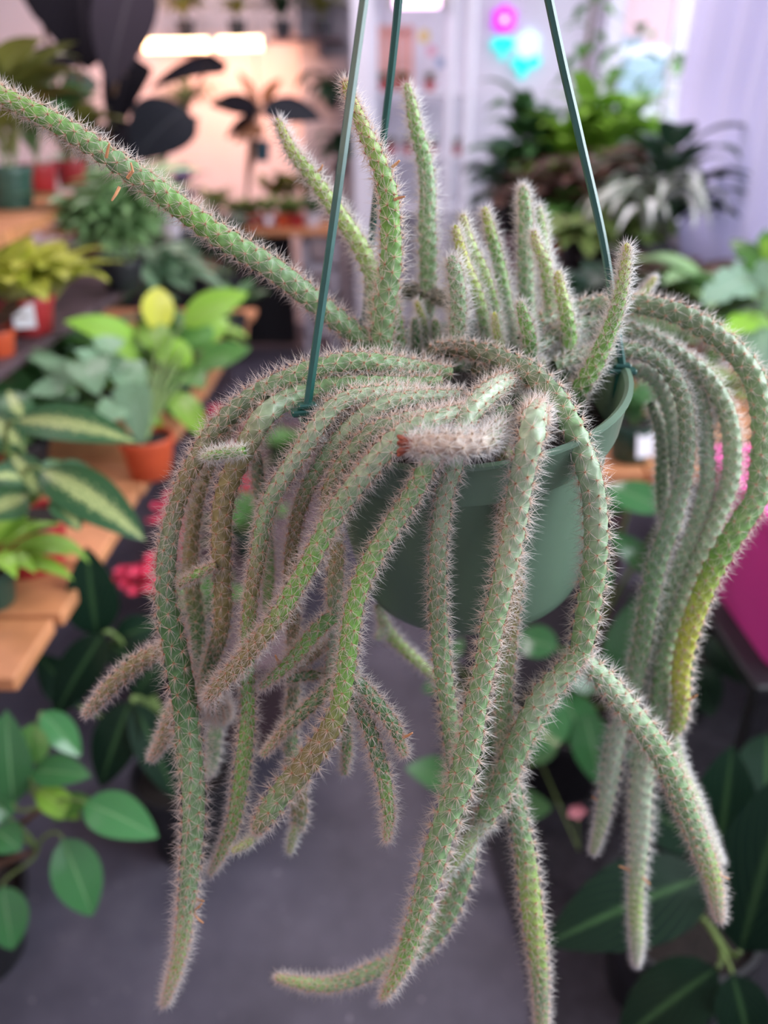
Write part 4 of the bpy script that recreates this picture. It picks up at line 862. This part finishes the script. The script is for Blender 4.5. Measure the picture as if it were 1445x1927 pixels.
for b_, t_, hw, mt in [((270, 655, 1.75), (120, 605, 1.65), 26, 'lime'), ((345, 612, 1.75), (468, 552, 1.8), 26, 'lime'), ((372, 690, 1.7), (472, 655, 1.75), 22, 'green'), ((300, 625, 1.75), (296, 540, 1.85), 24, 'yellow'), ((310, 690, 1.7), (345, 640, 1.75), 34, 'lime'),
                       ((325, 740, 1.6), (388, 828, 1.5), 22, 'lime'), ((350, 650, 1.75), (400, 615, 1.8), 26, 'green'), ((310, 660, 1.7), (268, 610, 1.78), 24, 'lime'), ((340, 700, 1.7), (385, 730, 1.62), 26, 'green'), ((290, 700, 1.65), (240, 740, 1.55), 24, 'green'), ((330, 660, 1.75), (330, 580, 1.85), 24, 'green'),
                       ((360, 660, 1.75), (430, 600, 1.85), 20, 'lime'), ((285, 770, 1.55), (300, 860, 1.48), 12, 'lime'), ((300, 720, 1.65), (330, 790, 1.55), 22, 'green'), ((265, 680, 1.7), (195, 650, 1.62), 20, 'lime')]:
    xl(root, b_, t_, hw * 1.25, 'ovate', LM[mt], .10, .14, pet=cr0, pr=.003)
plant('umbrella_plant', 'dull green umbrella plant with star-like leaflets behind the lime-leaved plant', zp(235, 650, BZ) + Vector((.07, .1, 0)), (.055, .08, m_blk), ('palm', LM['sage'], .4, 55, -25, .13), 20, .28, stems=((0, 0, .12),))
plant('golden_pothos', 'yellow-green leafy plant on the riser shelf at the left edge', zp(60, 625, .98), (.06, .08, m_red), ('heart', LM['yellow'], .35, 55, -25, .21), 72, .19, stems=((0, 0, .03), (.05, .04, .02), (-.06, .0, .03), (.0, -.05, .02)), tagm=True)
plant('golden_pothos', 'yellow-green leafy plant cut by the left frame edge', zp(-25, 590, .98), (.055, .08, m_red), ('heart', LM['yellow'], .35, 55, -25, .21), 40, .18, stems=((0, 0, .03), (.05, .04, .02)))
plant('red_leaf_plant', 'small wine-red leafy plant low at the left edge', zp(2, 668, .98), (.035, .05, m_orp), ('ovate', LM['wine'], .3, 60, 10, .16), 18, .09)
plant('leafy_plant', 'soft pale green bushy plant behind the yellow-green one', zp(235, 545, .98), (.06, .08, m_blk), ('palm', LM['pale'], .3, 60, -10, .11), 48, .22, stems=((0, 0, .13), (.07, .03, .16), (-.07, .02, .10)))
plant('leafy_plant', 'pale green bushy plant farther back above the riser', zp(300, 560, BZ) + Vector((0, .3, 0)), (.06, .08, m_grnp), ('ovate', LM['sage'], .3, 60, -35, .15), 44, .26, stems=((0, 0, .2), (.05, .05, .12)))
plant('dumb_cane', 'green leafy plant at the far bench end beside the floor', zp(440, 640, BZ), (.05, .08, m_blk), ('ovate', LM['mid'], .3, 60, 0, .15), 14, .17)
plant('lime_foliage_plant', 'low lime foliage plant in the middle of the bench', zp(330, 760, BZ), (.05, .07, m_blk), ('ovate', LM['green'], .3, 55, -15, .16), 16, .16)
plant('green_foliage_plant', 'mid green foliage plant at the bench rear by the riser', zp(110, 800, BZ), (.05, .07, m_blk), ('ovate', LM['mid'], .3, 60, -10, .16), 18, .17)
plant('dark_foliage_plant', 'dark green foliage at the near left bench edge', zp(-30, 960, BZ), (.05, .07, m_blk), ('ovate', LM['mid'], .3, 60, 0, .18), 16, .16)
for (x, y, lab) in ((279, 474, 'white plastic pot among the pale green leaves'), (322, 462, 'white plastic pot right of its twin under the long stem')):
    rt = thing('white_pot', zp(x, y, .98) + Vector((0, .35, 0)), lab, 'pot', 'empty white pots'); pot_parts(rt, .045, .085, m_whp)
plant('dark_bush', 'dark bushy plant under the long leftward stem', zp(420, 560, BZ) + Vector((0, .1, 0)), (.06, .08, m_blk), ('ovate', LM['dark'], .25, 55, -25, .16), 40, .24, stems=((0, 0, .12), (-.1, .05, .1), (.06, 0, .06)))
plant('purple_bush', 'dusky purple bush behind the white pots', zp(330, 500, BZ) + Vector((-.1, 0, 0)), (.07, .09, m_blk), ('ovate', LM['purple'], .25, 55, -25, .17), 50, .26, stems=((0, 0, .12), (-.12, .05, .16), (.1, 0, .1)))
plant('wine_bush', 'wine-red low bush near the far bench end', zp(390, 520, BZ), (.06, .08, m_red), ('ovate', LM['wine'], .25, 55, -25, .16), 36, .22, stems=((0, 0, .08), (-.08, .05, .1)))
plant('grey_bush', 'grey-green bush between the riser and the purple plants', zp(130, 470, .98) + Vector((0, .25, 0)), (.06, .08, m_blk), ('lance', LM['sage'], .2, 60, -30, .08), 50, .24, stems=((0, 0, .1), (.1, .05, .12)))
for (x, y, mt, kd, lab, n_, L_) in ((255, 770, 'green', 'ovate', 'leafy green plant tucked left of the orange pot', 26, .24), (345, 705, 'lime', 'ovate', 'lime green plant at the bench edge under the yellow leaf', 22, .22), (150, 730, 'sage', 'arrow', 'grey-green leafy plant in front of the riser shelf', 26, .24), (60, 880, 'mid', 'ovate', 'green plant hidden behind the speckled leaves', 20, .22)):
    plant('bench_plant', lab, zp(x, y, BZ), (.045, .06, m_blk), (kd, LM[mt], .3, 58, -30, .17), n_, L_)
# ---- high shelf
plant('shelf_plant', 'broad-leaved plant in a dark green pot at the left frame edge', zp(28, 392, 1.19), (.062, .10, m_grnp), ('heart', LM['olive'], .45, 70, -10, .2), 40, .30, stems=((0, 0, .10), (.03, .02, .06)))
plant('shelf_plant', 'dull green plant in the larger red pot on the high shelf', zp(80, 364, 1.19), (.055, .085, m_red), ('ovate', LM['mid'], .4, 70, -20, .18), 36, .30, stems=((0, 0, .08),))
plant('shelf_plant', 'sparse green plant in the red pot at the end of the high shelf', zp(139, 354, 1.19), (.055, .085, m_red), ('ovate', LM['olive'], .4, 70, -20, .18), 30, .28)
# ---- black alocasia
al = thing('black_alocasia', (-1.25, 3.35, 0), 'tall plant with huge near-black drooping leaves before the warm lights', 'plant'); pot_parts(al, .14, .26, m_black)
c0 = origin(al) + Vector((0, 0, .24))
for b_, t_, hw, mt in [((150, -60, 3.1), (165, 132, 2.95), 92, 'black'), ((262, -60, 3.0), (206, 166, 2.85), 58, 'slate'), ((112, 108, 3.2), (0, 146, 3.1), 30, 'black'), ((238, 140, 3.2), (212, 262, 3.1), 48, 'black'), ((352, 205, 3.2), (252, 302, 3.05), 62, 'steel'), ((388, 125, 3.5), (280, 172, 3.4), 26, 'black'), ((60, -60, 3.3), (70, 40, 3.2), 50, 'black'), ((215, 250, 3.3), (260, 330, 3.2), 40, 'black'), ((150, 160, 3.4), (110, 240, 3.3), 34, 'dark')]:
    xl(al, b_, t_, hw, 'ovate' if hw > 50 else 'arrow', LM[mt], .10, .12, pet=c0 + Vector((random.uniform(-.05, .05), random.uniform(-.05, .05), 0)), pr=.009)
rub = thing('rubber_plant', zp(470, 418, TZ) + Vector((0, -.05, 0)), 'dark rubber plant with wide grey leaves and a brown new leaf', 'plant'); pot_parts(rub, .075, .12, m_grnp); c0 = origin(rub) + Vector((0, 0, .11))
for b_, t_, hw, mt in [((492, 203, 4.8), (608, 226, 4.7), 30, 'steel'), ((488, 203, 4.8), (394, 198, 4.7), 24, 'black'), ((492, 195, 4.85), (530, 148, 4.85), 13, 'brown'), ((485, 195, 4.85), (446, 132, 4.9), 9, 'brown'), ((480, 215, 4.8), (425, 262, 4.75), 12, 'black'), ((495, 240, 4.8), (440, 268, 4.7), 16, 'brown')]:
    xl(rub, b_, t_, hw, 'ovate', LM[mt], .06, .1, pet=c0, pr=.007)
rt = thing('hanging_teal_pot', at(494, 304, 5.3), 'small teal pot hanging in front of the pink-lit wall', 'pot'); pot_parts(rt, .055, .12, m_teal)
MB().tube([origin(rt) + Vector((0, 0, .1)), origin(rt) + Vector((0, 0, .9))], .003, 5).build('hanging_cord', m_stemb, rt)
plant('hanging_fern', 'yellow-lit fern-like plant hanging below the tube lights', at(352, 255, 4.6), (.07, .09, m_blk), ('lance', LM['olive'], .1, 60, -60, .06), 40, .26, stems=((0, 0, .06), (.03, .03, .1)))
# ---- far wall shelf plants
for i, (x, mt, lab, n, L) in enumerate([(350, 'olive', 'trailing olive plant in a dark pot, first on the wall shelf', 34, .26), (447, 'olive', 'small olive plant second on the wall shelf', 20, .20), (532, 'dark', 'dark leafy plant third on the wall shelf', 34, .24), (606, 'olive', 'olive plant at the right end of the wall shelf', 26, .26)]):
    p = at(x, 60, 5.63); plant('wall_shelf_plant', lab, Vector((p.x, 5.63, ws.z)), (.058, .095, m_blk), ('lance', LM[mt], .15, 65, -55, .10), n, L, stems=((0, 0, .05),), group='plants on the wall shelf')
plant('trailing_ivy', 'dark ivy trailing on the grey partition', at(625, 205, 5.6), (.05, .08, m_blk), ('heart', LM['dark'], .2, 20, -70, .2), 26, .22, stems=((0, 0, .1), (.08, -.05, .05), (-.05, -.05, .12)))
plant('trailing_ivy', 'lower dark ivy beside the white column', at(640, 330, 5.4), (.05, .08, m_blk), ('heart', LM['dark'], .2, 40, -60, .2), 26, .24, stems=((0, 0, .12), (.05, -.05, .05)))
# ---- far table plants
labs = ['dark blue pot of yellow foliage, first in the far row', 'red pot of yellow foliage left of the white tag', 'red pot of yellow foliage with a white tag', 'red pot of yellow foliage right of the white tag', 'red pot of yellow foliage nearly at the row end', 'white-rimmed pot of green foliage closing the far row']
for i, x in enumerate((448, 480, 508, 536, 562, 590)):
    p = zp(x, 424, TZ); plant('small_foliage_plant', labs[i], Vector((p.x, 4.92, TZ)), (.050, .075, [m_teal, m_red, m_red, m_orp, m_red, m_whp][i]), ('ovate', LM['varieg' if i not in (5,) else 'mid'], .2, 60, 0, .18), 18, .15, group='row of small pots on the far table', tagm=(i == 2))
plant('bushy_plant', 'olive bushy plant at the back of the far table', Vector((at(545, 400, 5.1).x, 5.15, TZ)), (.06, .08, m_blk), ('ovate', LM['olive'], .2, 60, 0, .15), 30, .24, stems=((0, 0, .1), (.12, 0, .1), (-.12, 0, .08)))
plant('bushy_plant', 'yellowish bushy plant at the left of the far table', Vector((at(405, 400, 5.0).x, 5.0, TZ)), (.06, .08, m_blk), ('ovate', LM['varieg'], .2, 60, 0, .15), 24, .20)
plant('purple_plant', 'purple-leaved plant right of the black leaves', zp(325, 440, .86), (.07, .09, m_blk), ('ovate', LM['purple'], .25, 60, -20, .18), 36, .22, stems=((0, 0, .06), (.06, 0, .1), (-.06, 0, .08)))
plant('purple_plant', 'purple-leaved plant just beyond the high shelf end', zp(200, 450, .90), (.07, .09, m_blk), ('ovate', LM['purple'], .25, 60, -20, .18), 30, .20, stems=((0, 0, .06), (.06, 0, .1)))
pf = thing('plant_stand', (-1.75, 3.95, 0), 'dark low stand under the purple plants', 'stand')
p1 = zp(325, 440, .86); p2 = zp(200, 450, .90)
for p, z in ((p1, .86), (p2, .90)):
    MB().box((p.x - .22, p.y - .15, z - .03), (p.x + .22, p.y + .15, z), .003).build('stand_top', m_woodd, pf, smooth=False)
    for sx in (-1, 1):
        for sy in (-1, 1): MB().box((p.x + sx * .19 - .015, p.y + sy * .12 - .015, 0), (p.x + sx * .19 + .015, p.y + sy * .12 + .015, z - .03)).build('leg', m_woodd, pf, smooth=False)
# rack plants
for x, z, lab, mt in ((720, 0, 'tiny red pot at the left of the upper rack shelf', 'mid'), (757, 0, 'tiny green plant below the salmon crate', 'olive'), (808, 0, 'tiny olive plant below the paper pinwheels', 'olive'),
                      (736, 1, 'tiny red pot at the left of the middle rack shelf', 'olive'), (768, 1, 'tiny red pot second on the middle rack shelf', 'olive'), (814, 1, 'tiny red pot third on the middle rack shelf', 'mid'), (862, 1, 'tiny red pot between the white rack uprights', 'olive')):
    p = at(x, 200, 5.5); plant('tiny_plant', lab, Vector((p.x, 5.5, SHZ[z])), (.036, .06, m_red), ('ovate', LM[mt], .2, 60, 0, .2), 12, .09, group='tiny pots on the white rack')
# ---- window side plants
def wp(x, y, z=.86): return zp(x, y, z)
plant('green_bush', 'bright green bushy plant in front of the window', Vector((0.98, 4.0, .86)), (.10, .16, m_blk), ('heart', LM['lime'], .3, 50, -35, .2), 150, .27, stems=((0, 0, .42), (.16, .05, .40), (-.14, .0, .34), (.05, -.15, .36), (-.02, .15, .46), (.22, -.05, .30)))
plant('green_climber', 'darker green climbing plant left of the bright bush', Vector((.78, 4.25, .86)), (.09, .15, m_blk), ('heart', LM['mid'], .35, 55, -30, .2), 80, .30, stems=((0, 0, .34), (-.10, .05, .42), (.08, 0, .25), (-.15, .0, .2)))
tr_ = plant('indoor_tree', 'slender tree with small hanging leaves in the window corner', Vector((1.05, 4.75, .86)), (.10, .17, m_whp), ('ovate', LM['green'], .2, 10, -60, .2), 54, .20, stems=((.02, 0, .95), (.22, -.25, .80), (.34, -.45, .66), (.05, .05, 1.05)), smat=m_stemb)
plant('dark_leaf_plant', 'dark-leaved plant at the left end of the window bench', Vector((.70, 4.85, .86)), (.08, .12, m_blk), ('lance', LM['dark'], .2, 55, -40, .13), 80, .36, stems=((0, 0, .12), (.1, 0, .16)))
plant('dark_leaf_plant', 'low dark green plant in front of the lavender wall', Vector((.68, 4.35, .86)), (.08, .10, m_blk), ('ovate', LM['dark'], .25, 50, -40, .18), 70, .30, stems=((0, 0, .06), (.08, .05, .1)))
plant('croton', 'red and green mottled croton left of the wire', Vector((.72, 3.6, .86)), (.08, .11, m_red), ('ovate', LM['wine'], .2, 50, -45, .15), 90, .30, stems=((0, 0, .1), (.1, 0, .14), (-.06, .05, .08)))
plant('croton', 'large wine-red croton under the bright bush', Vector((0.86, 3.40, .86)), (.09, .12, m_blk), ('ovate', LM['wine'], .2, 55, -45, .15), 130, .34, stems=((0, 0, .16), (.12, 0, .2), (-.1, .05, .12), (.05, -.1, .1)))
plant('striped_spider_plant', 'white-striped drooping plant before the curtain edge', Vector((0.90, 2.80, .86)), (.08, .16, m_blk), ('lance', LM['white'], .05, 70, -80, .07), 40, .36, stems=((0, 0, .10), (.05, .05, .14)))
plant('rubber_tree', 'dark broad-leaved plant against the curtain edge', Vector((0.98, 2.92, .86)), (.08, .12, m_blk), ('ovate', LM['dark'], .2, 60, -40, .19), 34, .30, stems=((0, 0, .28), (.05, -.05, .16)))
plant('pale_foliage', 'pale mottled foliage low on the window bench', Vector((.80, 2.95, .86)), (.08, .09, m_blk), ('ovate', LM['varieg'], .25, 50, -40, .18), 90, .24, stems=((0, 0, .05), (.1, .05, .08), (-.08, 0, .06)))
plant('mixed_green_plant', 'mid green bushy plant behind the crown shoots', Vector((.78, 3.25, .86)), (.08, .09, m_blk), ('heart', LM['green'], .25, 50, -40, .2), 80, .25, stems=((0, 0, .08), (.1, .0, .1)))
plant('wine_begonia', 'dark wine begonia low behind the right-hand wire', Vector((.86, 2.45, BZ)), (.07, .09, m_blk), ('heart', LM['wine'], .35, 55, -35, .22), 44, .26, stems=((0, 0, .08), (.1, 0, .1)))
plant('pale_begonia', 'pale grey-green begonia behind the arching stems', Vector((.96, 2.2, BZ)), (.06, .09, m_whp), ('heart', LM['pale'], .35, 55, -35, .22), 40, .26, stems=((0, 0, .08), (-.08, 0, .1)))
plant('deep_green_plant', 'deep green low plant behind the upright shoots', Vector((.56, 2.3, BZ)), (.06, .09, m_blk), ('heart', LM['dark'], .3, 50, -35, .22), 40, .26, stems=((0, 0, .06), (.08, 0, .08)))
# ---- table right, behind the pot
mo = thing('monstera', (1.0, 1.95, BZ), 'pale glossy split-leaf plant at the right edge', 'plant'); pot_parts(mo, .08, .12, m_grnp); c0 = origin(mo) + Vector((0, 0, .11))
for b_, t_, hw, mt in [((1425, 520, 1.9), (1318, 572, 1.8), 48, 'mint'), ((1430, 500, 1.9), (1375, 452, 2.0), 24, 'green'), ((1440, 560, 1.85), (1500, 480, 1.8), 60, 'mint'), ((1430, 600, 1.85), (1345, 640, 1.75), 30, 'lime'), ((1440, 620, 1.85), (1420, 720, 1.75), 50, 'mint'), ((1445, 540, 1.9), (1440, 430, 2.0), 30, 'green'), ((1400, 600, 1.9), (1330, 690, 1.85), 30, 'green'), ((1450, 480, 1.9), (1520, 420, 1.9), 34, 'lime')]:
    xl(mo, b_, t_, hw, 'monstera', LM[mt], .08, .06, pet=c0, pr=.005)
plant('labelled_pot_plant', 'dark green pot with a white label on the terracotta table', zp(1182, 862, BZ), (.052, .085, m_grnp), ('ovate', LM['mid'], .3, 60, 0, .16), 14, .14, tagm=True)
plant('table_plant', 'light green plant on the table seen between the arching stems', zp(1300, 830, BZ), (.055, .08, m_grnp), ('ovate', LM['varieg'], .3, 60, -10, .17), 26, .18)
plant('table_plant', 'pale foliage plant at the back of the terracotta table', zp(1230, 720, BZ), (.055, .08, m_whp), ('ovate', LM['pale'], .3, 60, -10, .17), 24, .18)
plant('tub_plant', 'dark green plant growing in the magenta tub', Vector((.82, 1.12, .63)), (.06, .10, m_blk), ('ovate', LM['green'], .35, 60, 0, .16), 12, .24)
# ---- floor plants, right
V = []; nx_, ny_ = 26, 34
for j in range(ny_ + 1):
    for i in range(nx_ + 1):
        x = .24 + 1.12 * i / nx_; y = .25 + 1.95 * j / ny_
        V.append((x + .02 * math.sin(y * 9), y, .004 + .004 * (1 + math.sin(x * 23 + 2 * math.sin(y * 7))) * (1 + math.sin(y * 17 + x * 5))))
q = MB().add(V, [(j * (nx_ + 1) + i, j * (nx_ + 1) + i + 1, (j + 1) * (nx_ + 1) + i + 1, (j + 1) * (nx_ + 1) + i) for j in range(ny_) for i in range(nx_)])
gc = q.build('floor_shade', plain('shade_black', (.026, .023, .031), .9, .3, 40), loc=(.75, 1.2, 0)); tag(gc, 'wrinkled black cloth added on the floor as shade under the right-hand plants', 'cloth')  # added dark sheet, stands in for shade on the lower-right floor
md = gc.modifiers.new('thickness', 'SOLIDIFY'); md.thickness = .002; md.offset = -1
ct = thing('black_planter', (.55, .98, 0), 'black planter on the floor at the lower right', 'planter')
def calathea(name, label, base, pr_, ph, leaves, mat=LM['calathea'], kind='ovate', stalk=.004, fold=.10):
    rt = thing(name, base, label, 'plant'); pot_parts(rt, pr_, ph, m_black); c0 = Vector(base) + Vector((0, 0, ph * .88))
    for b_, t_, hw in leaves: xl(rt, b_, t_, hw, kind, mat, .07, fold, pet=c0 + Vector((random.uniform(-.03, .03), random.uniform(-.03, .03), 0)), pr=stalk)
    return rt
bpy.data.objects.remove(ct)
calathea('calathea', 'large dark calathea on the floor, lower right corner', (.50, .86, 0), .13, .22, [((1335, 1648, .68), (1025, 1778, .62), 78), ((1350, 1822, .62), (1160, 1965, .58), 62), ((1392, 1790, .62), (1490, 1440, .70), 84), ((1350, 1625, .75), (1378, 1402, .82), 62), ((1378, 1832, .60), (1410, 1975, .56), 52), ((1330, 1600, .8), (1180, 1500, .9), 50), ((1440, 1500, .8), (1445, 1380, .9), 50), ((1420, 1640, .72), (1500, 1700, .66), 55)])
calathea('philodendron', 'glossy green floor plant behind the hanging pot', (.42, 1.36, 0), .12, .20, [((1172, 1292, 1.12), (1192, 1130, 1.18), 46), ((1130, 1300, 1.1), (1060, 1220, 1.15), 40), ((1100, 1400, 1.08), (1050, 1290, 1.12), 44), ((1240, 1085, 1.2), (1138, 998, 1.25), 26), ((1210, 1180, 1.15), (1250, 1090, 1.2), 30), ((1100, 1340, 1.1), (1130, 1480, 1.02), 40), ((1240, 1300, 1.1), (1300, 1210, 1.15), 36), ((1060, 1330, 1.1), (1000, 1420, 1.05), 36), ((1180, 960, 1.25), (1110, 920, 1.3), 30), ((1150, 1100, 1.2), (1090, 1060, 1.25), 30), ((1250, 960, 1.2), (1140, 915, 1.28), 34), ((1200, 1360, 1.05), (1230, 1470, 1.0), 40), ((1050, 1220, 1.15), (960, 1200, 1.2), 34)], LM['glossy'])
calathea('floor_foliage', 'dark green leafy floor plant just below the pot', (.22, 1.45, 0), .10, .18, [((870, 1475, 1.15), (762, 1446, 1.12), 36), ((830, 1290, 1.3), (795, 1300, 1.28), 16), ((900, 1500, 1.15), (980, 1440, 1.2), 34), ((900, 1440, 1.2), (860, 1360, 1.25), 30), ((940, 1520, 1.12), (1040, 1520, 1.1), 34), ((1000, 1440, 1.2), (1040, 1360, 1.3), 30), ((850, 1240, 1.4), (870, 1200, 1.45), 14), ((930, 1420, 1.25), (960, 1330, 1.3), 30)], LM['mid'])
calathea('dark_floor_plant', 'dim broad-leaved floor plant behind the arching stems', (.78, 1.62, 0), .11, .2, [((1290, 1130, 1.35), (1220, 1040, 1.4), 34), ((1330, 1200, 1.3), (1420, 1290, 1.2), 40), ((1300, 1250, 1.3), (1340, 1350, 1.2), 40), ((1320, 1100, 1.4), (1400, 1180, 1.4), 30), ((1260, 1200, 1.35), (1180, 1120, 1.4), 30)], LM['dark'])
fl = thing('faded_flower', atz(1084, 1512, .45) * 0 + at(1084, 1535, 1.0), 'dusty pink faded flower low among the floor leaves', 'flower')
for k in range(5):
    a = k * 1.256; p0 = at(1084, 1522, 1.0); d = Vector((math.cos(a) * .018, -.008, math.sin(a) * .020)); q = MB(); V, Fa, UV = blade([np.array(p0 + d * s) for s in (0, .25, .5, .75, 1)], (0, -1, .3), .009, 'ovate', nv=4); q.add(V, Fa).build('petal', m_pinkp, fl)
MB().tube([at(1084, 1522, 1.0), at(1090, 1600, 1.06), Vector((.33, 1.3, .16))], .002, 6).build('flower_stalk', m_stemg, fl)
# ---- floor plants, left
calathea('calathea', 'dark calathea with pale midribs below the left bench edge', (-.42, 1.18, 0), .10, .20, [((182, 1195, 1.02), (163, 1028, 1.04), 48), ((196, 1190, 1.0), (103, 1350, .92), 42), ((246, 1318, .95), (190, 1482, .88), 44), ((252, 1322, .95), (332, 1506, .88), 36), ((215, 1205, 1.05), (305, 1172, 1.08), 32), ((250, 1312, 1.0), (318, 1232, 1.05), 34), ((200, 1210, 1.05), (260, 1250, 1.0), 34), ((150, 1330, .98), (70, 1230, 1.02), 36), ((240, 1330, 1.0), (290, 1420, .95), 30)])
root = thing('ficus_shrub', (-.76, .92, 0), 'low glossy round-leaved plant on the floor, lower left', 'plant'); pot_parts(root, .11, .16, m_black); c0 = origin(root) + Vector((0, 0, .15))
node1 = at(80, 1520, .80); node2 = at(70, 1600, .80)
for a, c in ((c0, node1), (c0 + Vector((.02, 0, 0)), node2), (c0, at(25, 1430, .85))): MB().tube([a, (a + c) / 2 + Vector((0, 0, .03)), c], [.007, .006, .004], 7).build('stem', m_stemb, root)
for b_, t_, hw, mt, pn_ in [((160, 1510, .78), (298, 1576, .74), 42, 'glossy', node1), ((118, 1578, .77), (174, 1724, .73), 44, 'glossy', node2), ((70, 1488, .80), (150, 1542, .78), 26, 'lime', node1), ((25, 1510, .8), (12, 1335, .84), 40, 'glossy', node1), ((52, 1440, .82), (62, 1360, .86), 36, 'green', node1), ((5, 1668, .78), (24, 1788, .74), 38, 'glossy', node2),
                            ((-10, 1562, .78), (40, 1600, .76), 32, 'glossy', node2), ((60, 1450, .82), (172, 1462, .80), 32, 'glossy', node1), ((80, 1340, .88), (152, 1424, .85), 28, 'glossy', node1), ((100, 1530, .80), (178, 1508, .78), 26, 'green', node1), ((0, 1420, .85), (-40, 1350, .88), 40, 'glossy', node1), ((20, 1540, .8), (-40, 1480, .82), 34, 'glossy', node2)]:
    xl(root, b_, t_, hw, 'ovate', LM[mt], .06, .16, pet=pn_, pr=.0025)
def kalanchoe(label, base, clusters):
    rt = thing('kalanchoe', base, label, 'plant', 'red kalanchoes under the bench'); pot_parts(rt, .055, .085, m_grnp); us = leaf_units('ovate', LM['green'], .25, 50, 0, .2)
    for k in range(14):
        o = link('leaf', us[k % 4], None, rt); o.location = (0, 0, .075); o.rotation_euler = (0, 0, k * 2.4); s = .11 * random.uniform(.8, 1.2); o.scale = (s, s, s)
    for (p, R) in clusters:
        p = Vector(p); q = MB().tube([Vector(base) + Vector((0, 0, .07)), (p + Vector(base)) / 2 + Vector((0, 0, .05)), p], .002, 5); q.build('flower_stalk', m_stemg, rt)
        for k in range(9):
            c = p + Vector((random.uniform(-1, 1), random.uniform(-1, 1), random.uniform(-.6, .8))) * R; V = []
            q = MB()
            for j in range(4):
                a = j * math.pi / 2 + k; d = Vector((math.cos(a), math.sin(a) * .8 - .3, .5)).normalized() * R * .55
                v, f_, _ = blade([np.array(c + d * s) for s in (0, .33, .66, 1)], (0, -.5, 1), R * .24, 'round', nv=2); q.add(v, f_)
            q.build('flower', m_petal, rt)
kb = lambda x, y, z: atz(x, y, z)
kst = thing('low_plank', (-.36, 1.9, 0), 'low dark plank on the floor holding the red-flowered plants', 'plank')
MB().box((-.56, 1.35, .30), (-.20, 2.9, .33), .003).build('plank_board', m_woodd, kst, smooth=False)
for y in (1.5, 2.7): MB().box((-.52, y - .05, 0), (-.24, y + .05, .30), .003).build('support_block', m_woodd, kst, smooth=False)
kalanchoe('red-flowered kalanchoe nearest, beside the calathea leaf', (-.40, 1.45, .33), [(at(240, 1100, 1.36), .03), (at(282, 1085, 1.36), .035), (at(275, 1115, 1.34), .03), (at(262, 1090, 1.38), .025)])
kalanchoe('red-flowered kalanchoe in the middle, seen between the left stems', (-.36, 1.85, .33), [(at(308, 962, 1.80), .035), (at(340, 1000, 1.78), .03), (at(325, 975, 1.85), .03), (at(345, 1040, 1.72), .025)])
kalanchoe('red-flowered kalanchoe farthest along the bench edge', (-.33, 2.4, .33), [(at(410, 780, 2.35), .03), (at(455, 905, 2.2), .03), (at(465, 800, 2.35), .035), (at(440, 850, 2.3), .03), (at(450, 925, 2.15), .025)])
